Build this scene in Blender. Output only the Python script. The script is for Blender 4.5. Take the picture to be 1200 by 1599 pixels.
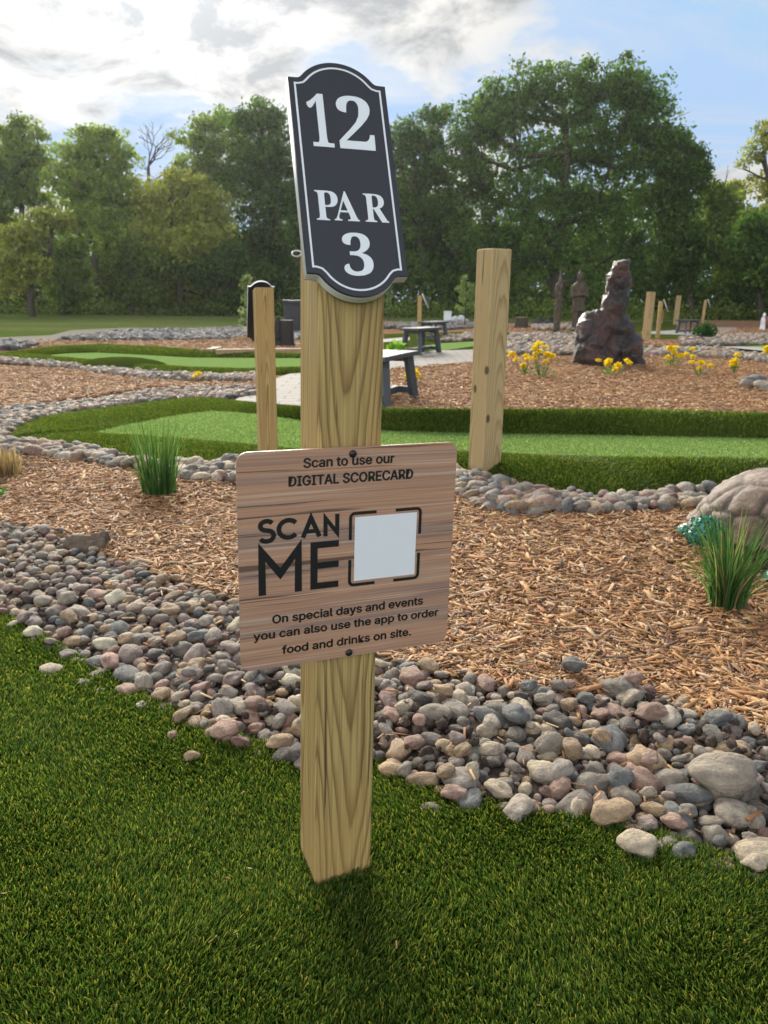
import bpy, bmesh, math, random, json
import numpy as np
from mathutils import Matrix, Vector, noise as mnoise
R = math.radians
rng = np.random.default_rng(12)
random.seed(12)
for o in list(bpy.data.objects): bpy.data.objects.remove(o)
SC = bpy.context.scene
COL = SC.collection

# ------------------------------------------------------------------ camera
CH, PITCH, ROLL, FPX = 0.86, R(15.0), R(0.5), 1230.0
CAM = np.array([0, 0, CH])
_f = np.array([0, math.cos(PITCH), -math.sin(PITCH)]); _u = np.array([0, math.sin(PITCH), math.cos(PITCH)]); _r = np.array([1., 0, 0])
_r2 = _r*math.cos(ROLL)+_u*math.sin(ROLL); _u2 = _u*math.cos(ROLL)-_r*math.sin(ROLL)
cd = bpy.data.cameras.new('camera'); cam = bpy.data.objects.new('camera', cd); COL.objects.link(cam)
cam.matrix_world = Matrix([[_r2[i], _u2[i], -_f[i], CAM[i]] for i in range(3)]+[[0, 0, 0, 1]])
cd.sensor_fit = 'VERTICAL'; cd.sensor_height = 36; cd.lens = 36*FPX/1599
cd.clip_start = 0.05; cd.clip_end = 3000
cd.dof.use_dof = True; cd.dof.focus_distance = 1.25; cd.dof.aperture_fstop = 11.0
SC.camera = cam
def ray(x, y): return _f+_r2*((x-600)/FPX)-_u2*((y-799.5)/FPX)
def at(x, y, z=0.0):                       # pixel of the photo -> point on the plane at height z
    d = ray(x, y); return CAM+d*((z-CH)/d[2])
def atY(x, y, Y):                          # pixel -> point at distance Y
    d = ray(x, y); return CAM+d*(Y/d[1])
def proj(P):
    d = np.atleast_2d(P)-CAM; z = d@_f
    return np.stack([600+FPX*(d@_r2)/z, 799.5-FPX*(d@_u2)/z], 1), z

# ------------------------------------------------------------------ light
SUN_EL, SUN_AZ = R(25), R(-15)             # azimuth measured from +Y towards +X
sd = np.array([math.sin(SUN_AZ)*math.cos(SUN_EL), math.cos(SUN_AZ)*math.cos(SUN_EL), math.sin(SUN_EL)])
sl = bpy.data.lights.new('sun', 'SUN'); sl.energy = 2.6; sl.angle = R(32); sl.color = (1.0, .93, .80)
so = bpy.data.objects.new('sun', sl); COL.objects.link(so)
so.rotation_euler = Vector(sd).to_track_quat('Z', 'Y').to_euler()
SC.view_settings.view_transform = 'Standard'; SC.view_settings.look = 'None'
SC.view_settings.gamma = 1.0; SC.view_settings.exposure = 1.58
SC.cycles.max_bounces = 6; SC.cycles.transparent_max_bounces = 6; SC.cycles.diffuse_bounces = 3
SC.cycles.use_denoising = True

class NT:                                   # small node-tree helper
    def __init__(s, tree): s.t = tree; s.L = tree.links
    def n(s, typ, **kw):
        nd = s.t.nodes.new('ShaderNode'+typ)
        for k, v in kw.items():
            if k.startswith('i_'):
                key = k[2:]; key = int(key) if key.isdigit() else key.replace('_', ' ')
                s.set(nd.inputs[key], v)
            else: setattr(nd, k, v)
        return nd
    def set(s, inp, v):
        if isinstance(v, bpy.types.NodeSocket): s.L.new(v, inp)
        elif isinstance(v, (tuple, list)) and inp.type == 'RGBA' and len(v) == 3: inp.default_value = (*v, 1)
        else: inp.default_value = v
    def noise(s, vec, scale, detail=3, rough=.55, dist=0, dim='3D'):
        nd = s.n('TexNoise', noise_dimensions=dim); nd.inputs['Scale'].default_value = scale
        nd.inputs['Detail'].default_value = detail; nd.inputs['Roughness'].default_value = rough
        nd.inputs['Distortion'].default_value = dist
        if vec is not None: s.L.new(vec, nd.inputs['Vector'])
        return nd.outputs['Fac']
    def math(s, op, a, b=0.0, c=0.0, clamp=False):
        nd = s.n('Math', operation=op, use_clamp=clamp)
        for i, v in enumerate((a, b, c)): s.set(nd.inputs[i], v)
        return nd.outputs[0]
    def ramp(s, fac, stops, interp='LINEAR'):
        nd = s.n('ValToRGB'); cr = nd.color_ramp; cr.interpolation = interp
        while len(cr.elements) < len(stops): cr.elements.new(.5)
        for e, (p, c) in zip(cr.elements, stops):
            e.position = p; e.color = (*c, 1) if not isinstance(c, (int, float)) else (c, c, c, 1)
        s.L.new(fac, nd.inputs[0]); return nd.outputs[0]
    def mix(s, fac, a, b, mode='MIX'):
        nd = s.n('Mix', data_type='RGBA', blend_type=mode)
        s.set(nd.inputs[0], fac); s.set(nd.inputs[6], a); s.set(nd.inputs[7], b); return nd.outputs[2]
    def mapping(s, vec, scale=(1, 1, 1), loc=(0, 0, 0), rot=(0, 0, 0)):
        nd = s.n('Mapping'); nd.inputs['Scale'].default_value = scale; nd.inputs['Location'].default_value = loc
        nd.inputs['Rotation'].default_value = rot; s.L.new(vec, nd.inputs[0]); return nd.outputs[0]
    def bump(s, h, strength=.3, dist=.01):
        nd = s.n('Bump'); nd.inputs['Strength'].default_value = strength; nd.inputs['Distance'].default_value = dist
        s.L.new(h, nd.inputs['Height']); return nd.outputs[0]

# ------------------------------------------------------------------ sky
W = bpy.data.worlds.new('World'); SC.world = W; W.use_nodes = True
W.node_tree.nodes.clear(); w = NT(W.node_tree)
tc = w.n('TexCoord').outputs['Generated']
sky = w.n('TexSky', sky_type='NISHITA', sun_disc=False, sun_elevation=SUN_EL, sun_rotation=SUN_AZ, air_density=1.0, dust_density=0.4, ozone_density=2.0)
sx = w.n('SeparateXYZ'); w.L.new(tc, sx.inputs[0])
zc = w.math('MAXIMUM', w.math('ADD', sx.outputs[2], .30), .06)
pv = w.n('CombineXYZ'); w.L.new(w.math('DIVIDE', sx.outputs[0], zc), pv.inputs[0]); w.L.new(w.math('DIVIDE', sx.outputs[1], zc), pv.inputs[1])
pv = pv.outputs[0]
dt = w.n('VectorMath', operation='DOT_PRODUCT'); w.L.new(tc, dt.inputs[0]); dt.inputs[1].default_value = tuple(sd)
cosun = w.math('MAXIMUM', dt.outputs['Value'], 0)
glow = w.math('POWER', cosun, 14)
glow2 = w.math('POWER', cosun, 90)
n1 = w.noise(w.mapping(pv, (1, 1, 1), (3.1, 1.7, 0)), 1.7, 10, .58, .35)
n2 = w.noise(w.mapping(pv, (1, 1, 1), (7.3, 2.2, 0)), 4.2, 8, .62, .4)
n3 = w.noise(w.mapping(pv, (.5, 1.6, 1), (1.3, 9.2, 0), (0, 0, .5)), 1.8, 8, .64, .8)
m = w.math('ADD', w.math('SUBTRACT', n1, .022), w.math('MULTIPLY', glow, .095))
m = w.math('ADD', m, w.math('MULTIPLY', sx.outputs[0], -.09))
mask = w.ramp(m, [(.485, 0.0), (.545, .8), (.60, 1.0)])
wisp = w.math('MULTIPLY', w.ramp(n3, [(.47, 0.0), (.70, 1.0)]), .6)
mask = w.math('MAXIMUM', mask, wisp)
dens = w.ramp(n2, [(.44, 0.0), (.58, 1.0)])
dens = w.math('MULTIPLY', dens, w.ramp(m, [(.50, 0.0), (.60, 1.0)]))
back = w.math('MULTIPLY', w.math('MAXIMUM', w.math('SUBTRACT', .35, sx.outputs[1]), 0.0), 1.0)    # added fill light: brightens the unseen clouds overhead and behind the camera
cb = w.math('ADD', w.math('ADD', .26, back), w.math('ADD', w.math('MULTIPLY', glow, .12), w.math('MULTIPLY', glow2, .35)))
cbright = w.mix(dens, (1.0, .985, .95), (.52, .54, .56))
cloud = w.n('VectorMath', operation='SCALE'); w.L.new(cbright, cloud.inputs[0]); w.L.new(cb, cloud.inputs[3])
sp = w.n('SeparateColor'); w.L.new(sky.outputs[0], sp.inputs[0]); cbn = w.n('CombineColor')       # whiter haze at the horizon
for k_, f_ in ((0, .84), (1, .93)): w.L.new(w.math('MULTIPLY', w.math('MINIMUM', sp.outputs[k_], w.math('MULTIPLY', sp.outputs[2], 1.08)), f_), cbn.inputs[k_])
w.L.new(sp.outputs[2], cbn.inputs[2]); skyT = cbn.outputs[0]
skyS = w.n('VectorMath', operation='SCALE'); w.L.new(skyT, skyS.inputs[0]); skyS.inputs[3].default_value = .05
sq = w.n('SeparateColor'); w.L.new(skyS.outputs[0], sq.inputs[0]); cq = w.n('CombineColor')        # the veiled sun keeps the blue gaps from burning out
for k_, c_ in ((0, .150), (1, .215), (2, .310)): w.L.new(w.math('MINIMUM', sq.outputs[k_], c_), cq.inputs[k_])
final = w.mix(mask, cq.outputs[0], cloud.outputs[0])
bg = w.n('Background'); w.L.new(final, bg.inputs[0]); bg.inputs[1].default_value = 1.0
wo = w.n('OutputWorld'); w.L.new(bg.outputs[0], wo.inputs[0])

# ------------------------------------------------------------------ materials
def mat(name, fn):
    m = bpy.data.materials.new(name); m.use_nodes = True; t = m.node_tree
    for nd in list(t.nodes):
        if nd.type != 'BSDF_PRINCIPLED' and nd.type != 'OUTPUT_MATERIAL': t.nodes.remove(nd)
    h = NT(t); b = t.nodes['Principled BSDF']; h.b = b; h.out = [x for x in t.nodes if x.type == 'OUTPUT_MATERIAL'][0]
    h.obj = lambda: h.n('TexCoord').outputs['Object']
    h.col = lambda c: h.set(b.inputs['Base Color'], c)
    h.rough = lambda c: h.set(b.inputs['Roughness'], c)
    h.nrm = lambda c: h.L.new(c, b.inputs['Normal'])
    fn(h); return m
def plain(name, c, rough=.6, metal=0, var=.12, scale=30):
    def f(h):
        n = h.noise(h.obj(), scale, 4)
        h.col(h.mix(n, tuple(x*(1-var) for x in c), tuple(min(1, x*(1+var)) for x in c)))
        h.rough(rough); h.b.inputs['Metallic'].default_value = metal
        h.nrm(h.bump(n, .15, .002))
    return mat(name, f)
def leafy(name, trans=.35, rough=.5, spec=.3):      # colour from the mesh attribute, light passes through
    def f(h):
        a = h.n('Attribute', attribute_name='col').outputs['Color']
        h.col(a); h.rough(rough); h.b.inputs['Specular IOR Level'].default_value = spec
        tr = h.n('BsdfTranslucent'); h.L.new(h.mix(1.0, a, (1.0, 1.0, .72), 'MULTIPLY'), tr.inputs[0])
        mx = h.n('MixShader'); mx.inputs[0].default_value = trans
        h.L.new(h.b.outputs[0], mx.inputs[1]); h.L.new(tr.outputs[0], mx.inputs[2]); h.L.new(mx.outputs[0], h.out.inputs[0])
    return mat(name, f)
M = {}
M['blade'] = leafy('turf_blade', .5, .45, .25)
M['leaf'] = leafy('leaf', .58, .6, .1)
def _chip(h):
    a = h.n('Attribute', attribute_name='col').outputs['Color']
    n = h.noise(h.mapping(h.obj(), (1, 1, 1)), 160, 3)
    h.col(h.mix(h.math('MULTIPLY', n, .7), a, h.mix(1, a, (.45, .38, .32), 'MULTIPLY'))); h.rough(.75)
M['chip'] = mat('wood_chip', _chip)
def stone_nodes(h, c, k=1.0):
    ob = h.obj()
    if k < 1:
        a_ = h.n('VectorMath', operation='ADD'); h.L.new(ob, a_.inputs[0]); sc_ = h.n('VectorMath', operation='SCALE'); sc_.inputs[0].default_value = (37, 91, 53)
        h.L.new(h.n('ObjectInfo').outputs['Random'], sc_.inputs[3]); h.L.new(sc_.outputs[0], a_.inputs[1]); ob = a_.outputs[0]
    n = h.noise(ob, 70*k, 7, .68); n2 = h.noise(ob, 420*k, 3, .6); n3 = h.noise(ob, 36*k, 3)
    k = h.ramp(n, [(.3, .50), (.7, 1.28)])
    c1 = h.mix(1, c, k, 'MULTIPLY')
    c2 = h.mix(h.ramp(n2, [(.60, 0.0), (.72, .5)]), c1, (.05, .045, .04))
    c3 = h.mix(h.ramp(n3, [(.52, 0.0), (.75, .45)]), c2, h.mix(.5, c, (.42, .36, .28)))
    h.col(c3); h.rough(h.ramp(n, [(.3, .55), (.7, .85)])); h.nrm(h.bump(n, .55, .004 if k == 1 else .12))
M['stone'] = mat('river_stone', lambda h: stone_nodes(h, h.n('ObjectInfo').outputs['Color'], .024))
M['pebble'] = mat('pebble', lambda h: stone_nodes(h, h.n('Attribute', attribute_name='col').outputs['Color']))
def _soil(h):
    n = h.noise(h.obj(), 45, 6, .65); h.col(h.ramp(n, [(.3, (.022, .015, .011)), (.7, (.085, .058, .042))])); h.rough(.95); h.nrm(h.bump(n, .8, .01))
M['soil'] = mat('soil', _soil)
def _mulch(h):
    h.b.inputs['Specular IOR Level'].default_value = 0.0
    ob = h.obj(); n = h.noise(ob, 70, 5, .7); n2 = h.noise(ob, 1.1, 3)
    v = h.n('TexVoronoi'); h.L.new(h.mapping(ob, (60, 110, 60)), v.inputs[0]); v.inputs['Scale'].default_value = 1
    c = h.ramp(v.outputs['Color'], [(.15, (.10, .052, .028)), (.5, (.25, .135, .072)), (.85, (.42, .27, .16))])
    h.col(h.mix(1, c, h.ramp(n2, [(.3, .8), (.7, 1.1)]), 'MULTIPLY')); h.rough(.85); h.nrm(h.bump(n, .8, .012))
M['mulch'] = mat('mulch', _mulch)
def _lawn(h):
    h.b.inputs['Specular IOR Level'].default_value = 0.0
    ob = h.obj(); n = h.noise(ob, 26, 6, .7); n2 = h.noise(h.mapping(ob, (.4, 1, 1)), .35, 4); n3 = h.noise(ob, 2.5, 4)
    c = h.ramp(n, [(.3, (.060, .090, .020)), (.7, (.140, .185, .050))])
    c = h.mix(h.ramp(n2, [(.42, 0.0), (.62, .6)]), c, (.165, .170, .065))
    h.col(h.mix(1, c, h.ramp(n3, [(.3, .82), (.7, 1.1)]), 'MULTIPLY')); h.rough(.9); h.nrm(h.bump(n, .8, .05))
M['lawn'] = mat('lawn', _lawn)
def _thatch(h):
    h.b.inputs['Specular IOR Level'].default_value = 0.0
    n = h.noise(h.obj(), 180, 4, .7); h.col(h.ramp(n, [(.3, (.010, .018, .005)), (.7, (.035, .055, .012))])); h.rough(.9); h.nrm(h.bump(n, 1, .006))
M['thatch'] = mat('turf_thatch', _thatch)
def _fringe(h):
    h.b.inputs['Specular IOR Level'].default_value = 0.0
    ob = h.obj(); n = h.noise(ob, 60, 5, .7); n2 = h.noise(ob, 2.2, 3)
    h.col(h.mix(h.ramp(n2, [(.35, 0.0), (.65, .5)]), h.ramp(n, [(.3, (.030, .052, .008)), (.7, (.072, .102, .018))]), (.075, .088, .018))); h.rough(.85); h.nrm(h.bump(n, 1, .02))
M['fringe'] = mat('turf_fringe', _fringe)
def _green(h):
    h.b.inputs['Specular IOR Level'].default_value = 0.0
    ob = h.obj(); n = h.noise(ob, 240, 3, .7); n2 = h.noise(ob, 3, 4)
    c = h.ramp(n, [(.3, (.12, .205, .05)), (.7, (.22, .325, .105))])
    h.col(h.mix(h.ramp(n2, [(.4, 0.0), (.7, .35)]), c, (.20, .275, .085))); h.rough(.8); h.nrm(h.bump(n, .7, .006))
M['green'] = mat('putting_green', _green)
def _paver(h):
    ob = h.obj(); b = h.n('TexBrick'); h.L.new(ob, b.inputs[0])
    for k, v in (('Scale', 1.0), ('Mortar Size', .012), ('Brick Width', .30), ('Row Height', .20), ('Mortar Smooth', .3)): b.inputs[k].default_value = v
    b.inputs['Color1'].default_value = (.19, .172, .15, 1); b.inputs['Color2'].default_value = (.155, .14, .122, 1); b.inputs['Mortar'].default_value = (.045, .04, .036, 1)
    n = h.noise(ob, 40, 5); h.col(h.mix(1, b.outputs[0], h.ramp(n, [(.3, .85), (.7, 1.12)]), 'MULTIPLY')); h.rough(.8)
    h.nrm(h.bump(b.outputs['Fac'], -.5, .006))
M['paver'] = mat('paver', _paver)
M['slab'] = plain('concrete', (.28, .265, .24), .85, 0, .2, 12)
def wood(name, base, dark, rings=62, pith=(.03, .055), tilt=(.012, .02), knots=0, warm=None, streak=.3):
    def f(h):
        ob = h.obj(); s = h.n('SeparateXYZ'); h.L.new(ob, s.inputs[0]); X, Y, Z = s.outputs
        nz = h.noise(h.mapping(ob, (16, 16, 2.6)), 1.0, 3, .45)
        nf = h.noise(h.mapping(ob, (3, 3, 2.0), (4, 2, 1)), 1.0, 2, .5)
        dx = h.math('ADD', h.math('SUBTRACT', X, pith[0]), h.math('ADD', h.math('MULTIPLY', Z, tilt[0]), h.math('MULTIPLY', h.math('SUBTRACT', nf, .5), .035)))
        dy = h.math('ADD', h.math('SUBTRACT', Y, pith[1]), h.math('ADD', h.math('MULTIPLY', Z, tilt[1]), h.math('MULTIPLY', h.math('SUBTRACT', nz, .5), .016)))
        rr = h.math('SQRT', h.math('ADD', h.math('MULTIPLY', dx, dx), h.math('MULTIPLY', dy, dy)))
        wv = h.math('FRACT', h.math('MULTIPLY', h.math('ADD', rr, h.math('MULTIPLY', nz, .004)), rings))
        g = h.ramp(wv, [(0, .25), (.12, .0), (.50, .04), (.78, .65), (.93, 1.0), (1, .25)])
        fib = h.noise(h.mapping(ob, (330, 330, 3)), 1.0, 4, .6)
        big = h.noise(h.mapping(ob, (9, 9, 2.2), (2, 5, 3)), 1.0, 3)
        c = h.mix(h.math('MULTIPLY', g, h.ramp(big, [(.3, .65), (.6, 1.0)])), base, dark)
        c = h.mix(h.ramp(fib, [(.35, streak), (.6, 0.0)]), c, tuple(x*.6 for x in dark))
        if warm: c = h.mix(h.ramp(big, [(.45, 0.0), (.75, .55)]), c, warm)
        cr = h.noise(h.mapping(ob, (70, 70, 1.3), (1, 3, 7)), 1.0, 4, .6)
        c = h.mix(h.ramp(cr, [(.63, 0.0), (.65, .85)]), c, (.045, .028, .012))
        if knots:
            v = h.n('TexVoronoi'); h.L.new(h.mapping(ob, (9, 9, 5)), v.inputs[0]); v.inputs['Scale'].default_value = 1.0
            c = h.mix(h.ramp(v.outputs['Distance'], [(.08, .9), (.13, 0.0)]), c, (.06, .035, .015))
        h.col(c); h.rough(.72); h.nrm(h.bump(h.math('ADD', h.math('MULTIPLY', g, .5), fib), .25, .002))
    return mat(name, f)
M['post'] = wood('treated_pine', (.47, .335, .122), (.150, .072, .018), 290, (.004, .034), (.010, .030), warm=(.44, .27, .085), streak=.5)
M['post_b'] = wood('pine_timber', (.46, .345, .165), (.27, .17, .065), 210, (.03, .04), (.02, -.03), knots=1, streak=.2)
M['post_c'] = wood('pine_post', (.44, .32, .15), (.26, .16, .06), 150, (-.02, .07), (.01, .015), knots=1, streak=.2)
M['beam'] = wood('timber_beam', (.42, .29, .15), (.28, .17, .08), 40)
M['black'] = plain('black_board', (.015, .017, .023), .45, 0, .1, 300)
M['whiteedge'] = plain('white_core', (.70, .70, .68), .5, 0, .05, 100)
M['engrave'] = plain('white_engraving', (.72, .74, .76), .45, 0, .04, 200)
M['ink'] = plain('black_ink', (.006, .006, .006), .5, 0, .1, 100)
M['sticker'] = plain('white_sticker', (.78, .79, .82), .35, 0, .02, 40)
M['steel'] = plain('steel', (.55, .55, .55), .3, 1.0, .1, 80)
M['screw'] = plain('black_screw', (.02, .02, .02), .35, .3, .1, 80)
def _plank(h):
    s = h.n('SeparateXYZ'); ob = h.obj(); h.L.new(ob, s.inputs[0]); X, Y, Z = s.outputs
    wv = h.noise(h.mapping(ob, (5, 5, 20)), 1.0, 3)
    zz = h.math('ADD', Z, h.math('MULTIPLY', h.math('SUBTRACT', wv, .5), .006))
    def st(sx_, sz_, d, r_, oy):
        cv = h.n('CombineXYZ'); h.L.new(h.math('MULTIPLY', X, sx_), cv.inputs[0]); h.L.new(h.math('MULTIPLY', zz, sz_), cv.inputs[2]); cv.inputs[1].default_value = oy
        return h.noise(cv.outputs[0], 1.0, d, r_)
    g = st(3.0, 420.0, 4, .6, 0); b = st(.9, 62.0, 3, .6, 2.2); b2 = st(1.2, 90.0, 2, .5, 8.1); l = st(3.5, 300.0, 2, .5, 3.3); l2 = st(2.2, 170.0, 2, .5, 5.7)
    c = h.ramp(g, [(.30, (.30, .160, .100)), (.5, (.45, .250, .160)), (.70, (.52, .310, .20))])
    c = h.mix(h.ramp(b, [(.48, 0.0), (.60, .75)]), c, h.mix(g, (.16, .095, .085), (.36, .255, .22)))
    c = h.mix(h.ramp(b2, [(.56, 0.0), (.66, .8)]), c, h.mix(g, (.30, .20, .15), (.54, .37, .26)))
    c = h.mix(h.ramp(l, [(.63, 0.0), (.67, .6)]), c, (.58, .42, .31))
    c = h.mix(h.ramp(l2, [(.33, .85), (.36, 0.0)]), c, (.085, .05, .04))
    h.col(c); h.rough(.45)
M['plank'] = mat('printed_planks', _plank)
M['bench'] = plain('charcoal_planks', (.050, .056, .062), .6, 0, .25, 25)
M['bin'] = plain('black_plastic', (.018, .018, .022), .45)
M['bark'] = plain('bark', (.055, .042, .03), .95, 0, .5, 14)
M['cut'] = plain('cut_wood', (.42, .31, .18), .8, 0, .25, 20)
M['stalk'] = plain('green_stalk', (.06, .13, .03), .6)
M['petal'] = plain('yellow_petal', (.85, .52, .02), .5, 0, .2, 60)
M['white'] = plain('white_plastic', (.7, .7, .7), .5)
M['char'] = plain('charred_bark', (.022, .018, .016), .8, 0, .5, 25)
def _sculpt(h):
    ob = h.obj(); n = h.noise(ob, 4.5, 5, .6); n2 = h.noise(ob, 40, 4, .7)
    c = h.ramp(n, [(.35, (.018, .014, .013)), (.47, (.060, .038, .032)), (.58, (.125, .050, .034)), (.72, (.075, .052, .046))])
    h.col(c); h.rough(.38); h.nrm(h.bump(h.math('ADD', n2, h.noise(ob, 14, 4, .6)), 1.0, .09)); h.b.inputs['Coat Weight'].default_value = .35; h.b.inputs['Coat Roughness'].default_value = .2
M['sculpt'] = mat('glossy_lava_rock', _sculpt)
def _carved(h):
    ob = h.obj(); n = h.noise(h.mapping(ob, (14, 14, 3)), 1.0, 5, .6)
    s = h.n('SeparateXYZ'); h.L.new(ob, s.inputs[0])
    c = h.ramp(n, [(.3, (.022, .014, .009)), (.55, (.070, .046, .024)), (.75, (.13, .088, .047))])
    h.col(c); h.rough(.6); h.nrm(h.bump(n, .6, .03))
M['carved'] = mat('carved_wood', _carved)
M['carved_dark'] = plain('dark_stained_wood', (.04, .026, .018), .5, 0, .4, 20)
M['carved_red'] = plain('reddish_wood', (.16, .06, .035), .6, 0, .4, 12)
def _shell(h):
    ob = h.obj(); n = h.noise(ob, 26, 8, .72)
    v = h.n('Attribute', attribute_name='groove').outputs['Fac']
    c = h.ramp(n, [(.32, (.052, .030, .019)), (.5, (.150, .092, .058)), (.68, (.285, .20, .145))])
    c = h.mix(h.math('MULTIPLY', v, .95), c, (.025, .016, .012))
    h.col(c); h.rough(.6); h.nrm(h.bump(n, .7, .012))
M['shell'] = mat('painted_concrete_shell', _shell)
def _mosaic(h):
    ob = h.obj(); v = h.n('TexVoronoi'); h.L.new(ob, v.inputs[0]); v.inputs['Scale'].default_value = 75
    h.col(h.ramp(v.outputs['Color'], [(.1, (.006, .06, .036)), (.5, (.018, .15, .09)), (.9, (.10, .34, .22))])); h.rough(.18); h.nrm(h.bump(v.outputs['Distance'], .6, .006))
M['mosaic'] = mat('teal_glass_mosaic', _mosaic)
M['skin'] = plain('brown_concrete', (.10, .072, .055), .7, 0, .3, 20)
# ------------------------------------------------------------------ mesh helpers
from mathutils.geometry import tessellate_polygon
def tag(o, label=None, cat=None, group=None, kind=None):
    for k, v in (('label', label), ('category', cat), ('group', group), ('kind', kind)):
        if v: o[k] = v
    return o
def np_mesh(name, V, F, smooth=False, cols=None, attrs=None):
    """V (n,3), F (m,k) one face size"""
    me = bpy.data.meshes.new(name); V = np.ascontiguousarray(V, np.float32); F = np.ascontiguousarray(F, np.int32)
    me.vertices.add(len(V)); me.vertices.foreach_set('co', V.ravel())
    k = F.shape[1]; me.loops.add(F.size); me.loops.foreach_set('vertex_index', F.ravel())
    me.polygons.add(len(F)); me.polygons.foreach_set('loop_start', np.arange(0, F.size, k, dtype=np.int32))
    try: me.polygons.foreach_set('loop_total', np.full(len(F), k, np.int32))
    except Exception: pass
    if smooth: me.polygons.foreach_set('use_smooth', np.ones(len(F), bool))
    if cols is not None:
        a = me.attributes.new('col', 'FLOAT_COLOR', 'POINT')
        a.data.foreach_set('color', np.concatenate([cols, np.ones((len(cols), 1))], 1).astype(np.float32).ravel())
    if attrs:
        for n_, v_ in attrs.items():
            a = me.attributes.new(n_, 'FLOAT', 'POINT'); a.data.foreach_set('value', v_.astype(np.float32))
    me.update(calc_edges=True); me.validate(); return me
def link(name, me, m=None, parent=None, mtx=None):
    o = bpy.data.objects.new(name, me); COL.objects.link(o)
    if m is not None: me.materials.clear(); me.materials.append(m)
    if parent: o.parent = parent
    if mtx is not None: o.matrix_basis = Matrix(mtx.tolist()) if isinstance(mtx, np.ndarray) else mtx
    return o
def empty(name, loc=(0, 0, 0), rz=0, mtx=None):
    o = bpy.data.objects.new(name, None); COL.objects.link(o); o.empty_display_size = .1
    if mtx is not None: o.matrix_world = mtx
    else: o.location = loc; o.rotation_euler = (0, 0, rz)
    return o
def bm_obj(name, bm, m, parent=None, smooth=False, mtx=None):
    me = bpy.data.meshes.new(name); bm.to_mesh(me); bm.free()
    if smooth:
        for p in me.polygons: p.use_smooth = True
    return link(name, me, m, parent, mtx)
def add_box(bm, c, s, bevel=0.0, seg=2, mtx=None, top=None):
    r = bmesh.ops.create_cube(bm, size=1.0); vs = r['verts']
    for v in vs:
        v.co = Vector((v.co.x*s[0], v.co.y*s[1], v.co.z*s[2]))
        if top and v.co.z > 0: v.co.z += top*(v.co.y/s[1]+.5)
        v.co += Vector(c)
    es = list({e for v in vs for e in v.link_edges})
    if bevel:
        r = bmesh.ops.bevel(bm, geom=es, offset=bevel, segments=seg, affect='EDGES', profile=.6); vs = list({v for f in r['faces'] for v in f.verts} | {v for v in vs if v.is_valid})
    if mtx is not None: bmesh.ops.transform(bm, matrix=mtx, verts=[v for v in vs if v.is_valid])
def box_obj(name, c, s, m, parent=None, bevel=0.0, mtx=None, top=None):
    bm = bmesh.new(); add_box(bm, c, s, bevel, 2, mtx, top); return bm_obj(name, bm, m, parent)
def tube(P, rad, n=8, caps=True):
    """tapered tube along points -> V, quads, (cap tris as degenerate-free quads omitted)"""
    P = np.asarray(P, float); rad = np.asarray(rad, float); V = []; F = []
    for i in range(len(P)):
        t = P[min(i+1, len(P)-1)]-P[max(i-1, 0)]; t /= np.linalg.norm(t)+1e-9
        a = np.cross(t, [0, 0, 1.] if abs(t[2]) < .9 else [1., 0, 0]); a /= np.linalg.norm(a); b = np.cross(t, a)
        th = np.linspace(0, 2*np.pi, n, endpoint=False)
        V.append(P[i]+rad[i]*(np.cos(th)[:, None]*a+np.sin(th)[:, None]*b))
    V = np.concatenate(V)
    for i in range(len(P)-1):
        for k in range(n): F.append((i*n+k, i*n+(k+1) % n, (i+1)*n+(k+1) % n, (i+1)*n+k))
    return V, np.array(F)
class MB:
    def __init__(s): s.V = []; s.F = []; s.n = 0
    def add(s, V, F): s.V.append(V); s.F.append(np.asarray(F)+s.n); s.n += len(V)
    def tube(s, P, r, n=8): s.add(*tube(P, r, n))
    def build(s, name, m, parent=None, smooth=True):
        return link(name, np_mesh(name, np.concatenate(s.V), np.concatenate(s.F), smooth), m, parent)
def remeshed(bm, voxel, smooth_it=2, disp=None):
    """one continuous skin over joined solids"""
    me = bpy.data.meshes.new('tmp'); bm.to_mesh(me); bm.free(); o = bpy.data.objects.new('tmp', me); COL.objects.link(o)
    md = o.modifiers.new('r', 'REMESH'); md.mode = 'VOXEL'; md.voxel_size = voxel
    if smooth_it: s = o.modifiers.new('s', 'SMOOTH'); s.factor = .5; s.iterations = smooth_it
    dg = bpy.context.evaluated_depsgraph_get(); dg.update()
    out = bpy.data.meshes.new_from_object(o.evaluated_get(dg)); bpy.data.objects.remove(o)
    for p in out.polygons: p.use_smooth = True
    if disp:
        nr = [v.normal.copy() for v in out.vertices]
        for v, n_ in zip(out.vertices, nr): v.co += n_*disp(v.co)
    return out
def ell(bm, c, r, rot=None, sub=3):
    ret = bmesh.ops.create_icosphere(bm, subdivisions=sub, radius=1.0)
    mt = Matrix.Translation(c) @ (rot.to_4x4() if rot else Matrix.Identity(4)) @ Matrix.Diagonal((*r, 1))
    bmesh.ops.transform(bm, matrix=mt, verts=ret['verts'])
def cone(bm, p0, p1, r0, r1, n=14, flat=1.0):
    p0, p1 = Vector(p0), Vector(p1); d = p1-p0
    ret = bmesh.ops.create_cone(bm, cap_ends=True, segments=n, radius1=r0, radius2=r1, depth=d.length)
    mt = Matrix.Translation((p0+p1)/2) @ d.to_track_quat('Z', 'Y').to_matrix().to_4x4() @ Matrix.Diagonal((1, flat, 1, 1))
    bmesh.ops.transform(bm, matrix=mt, verts=ret['verts'])
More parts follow.
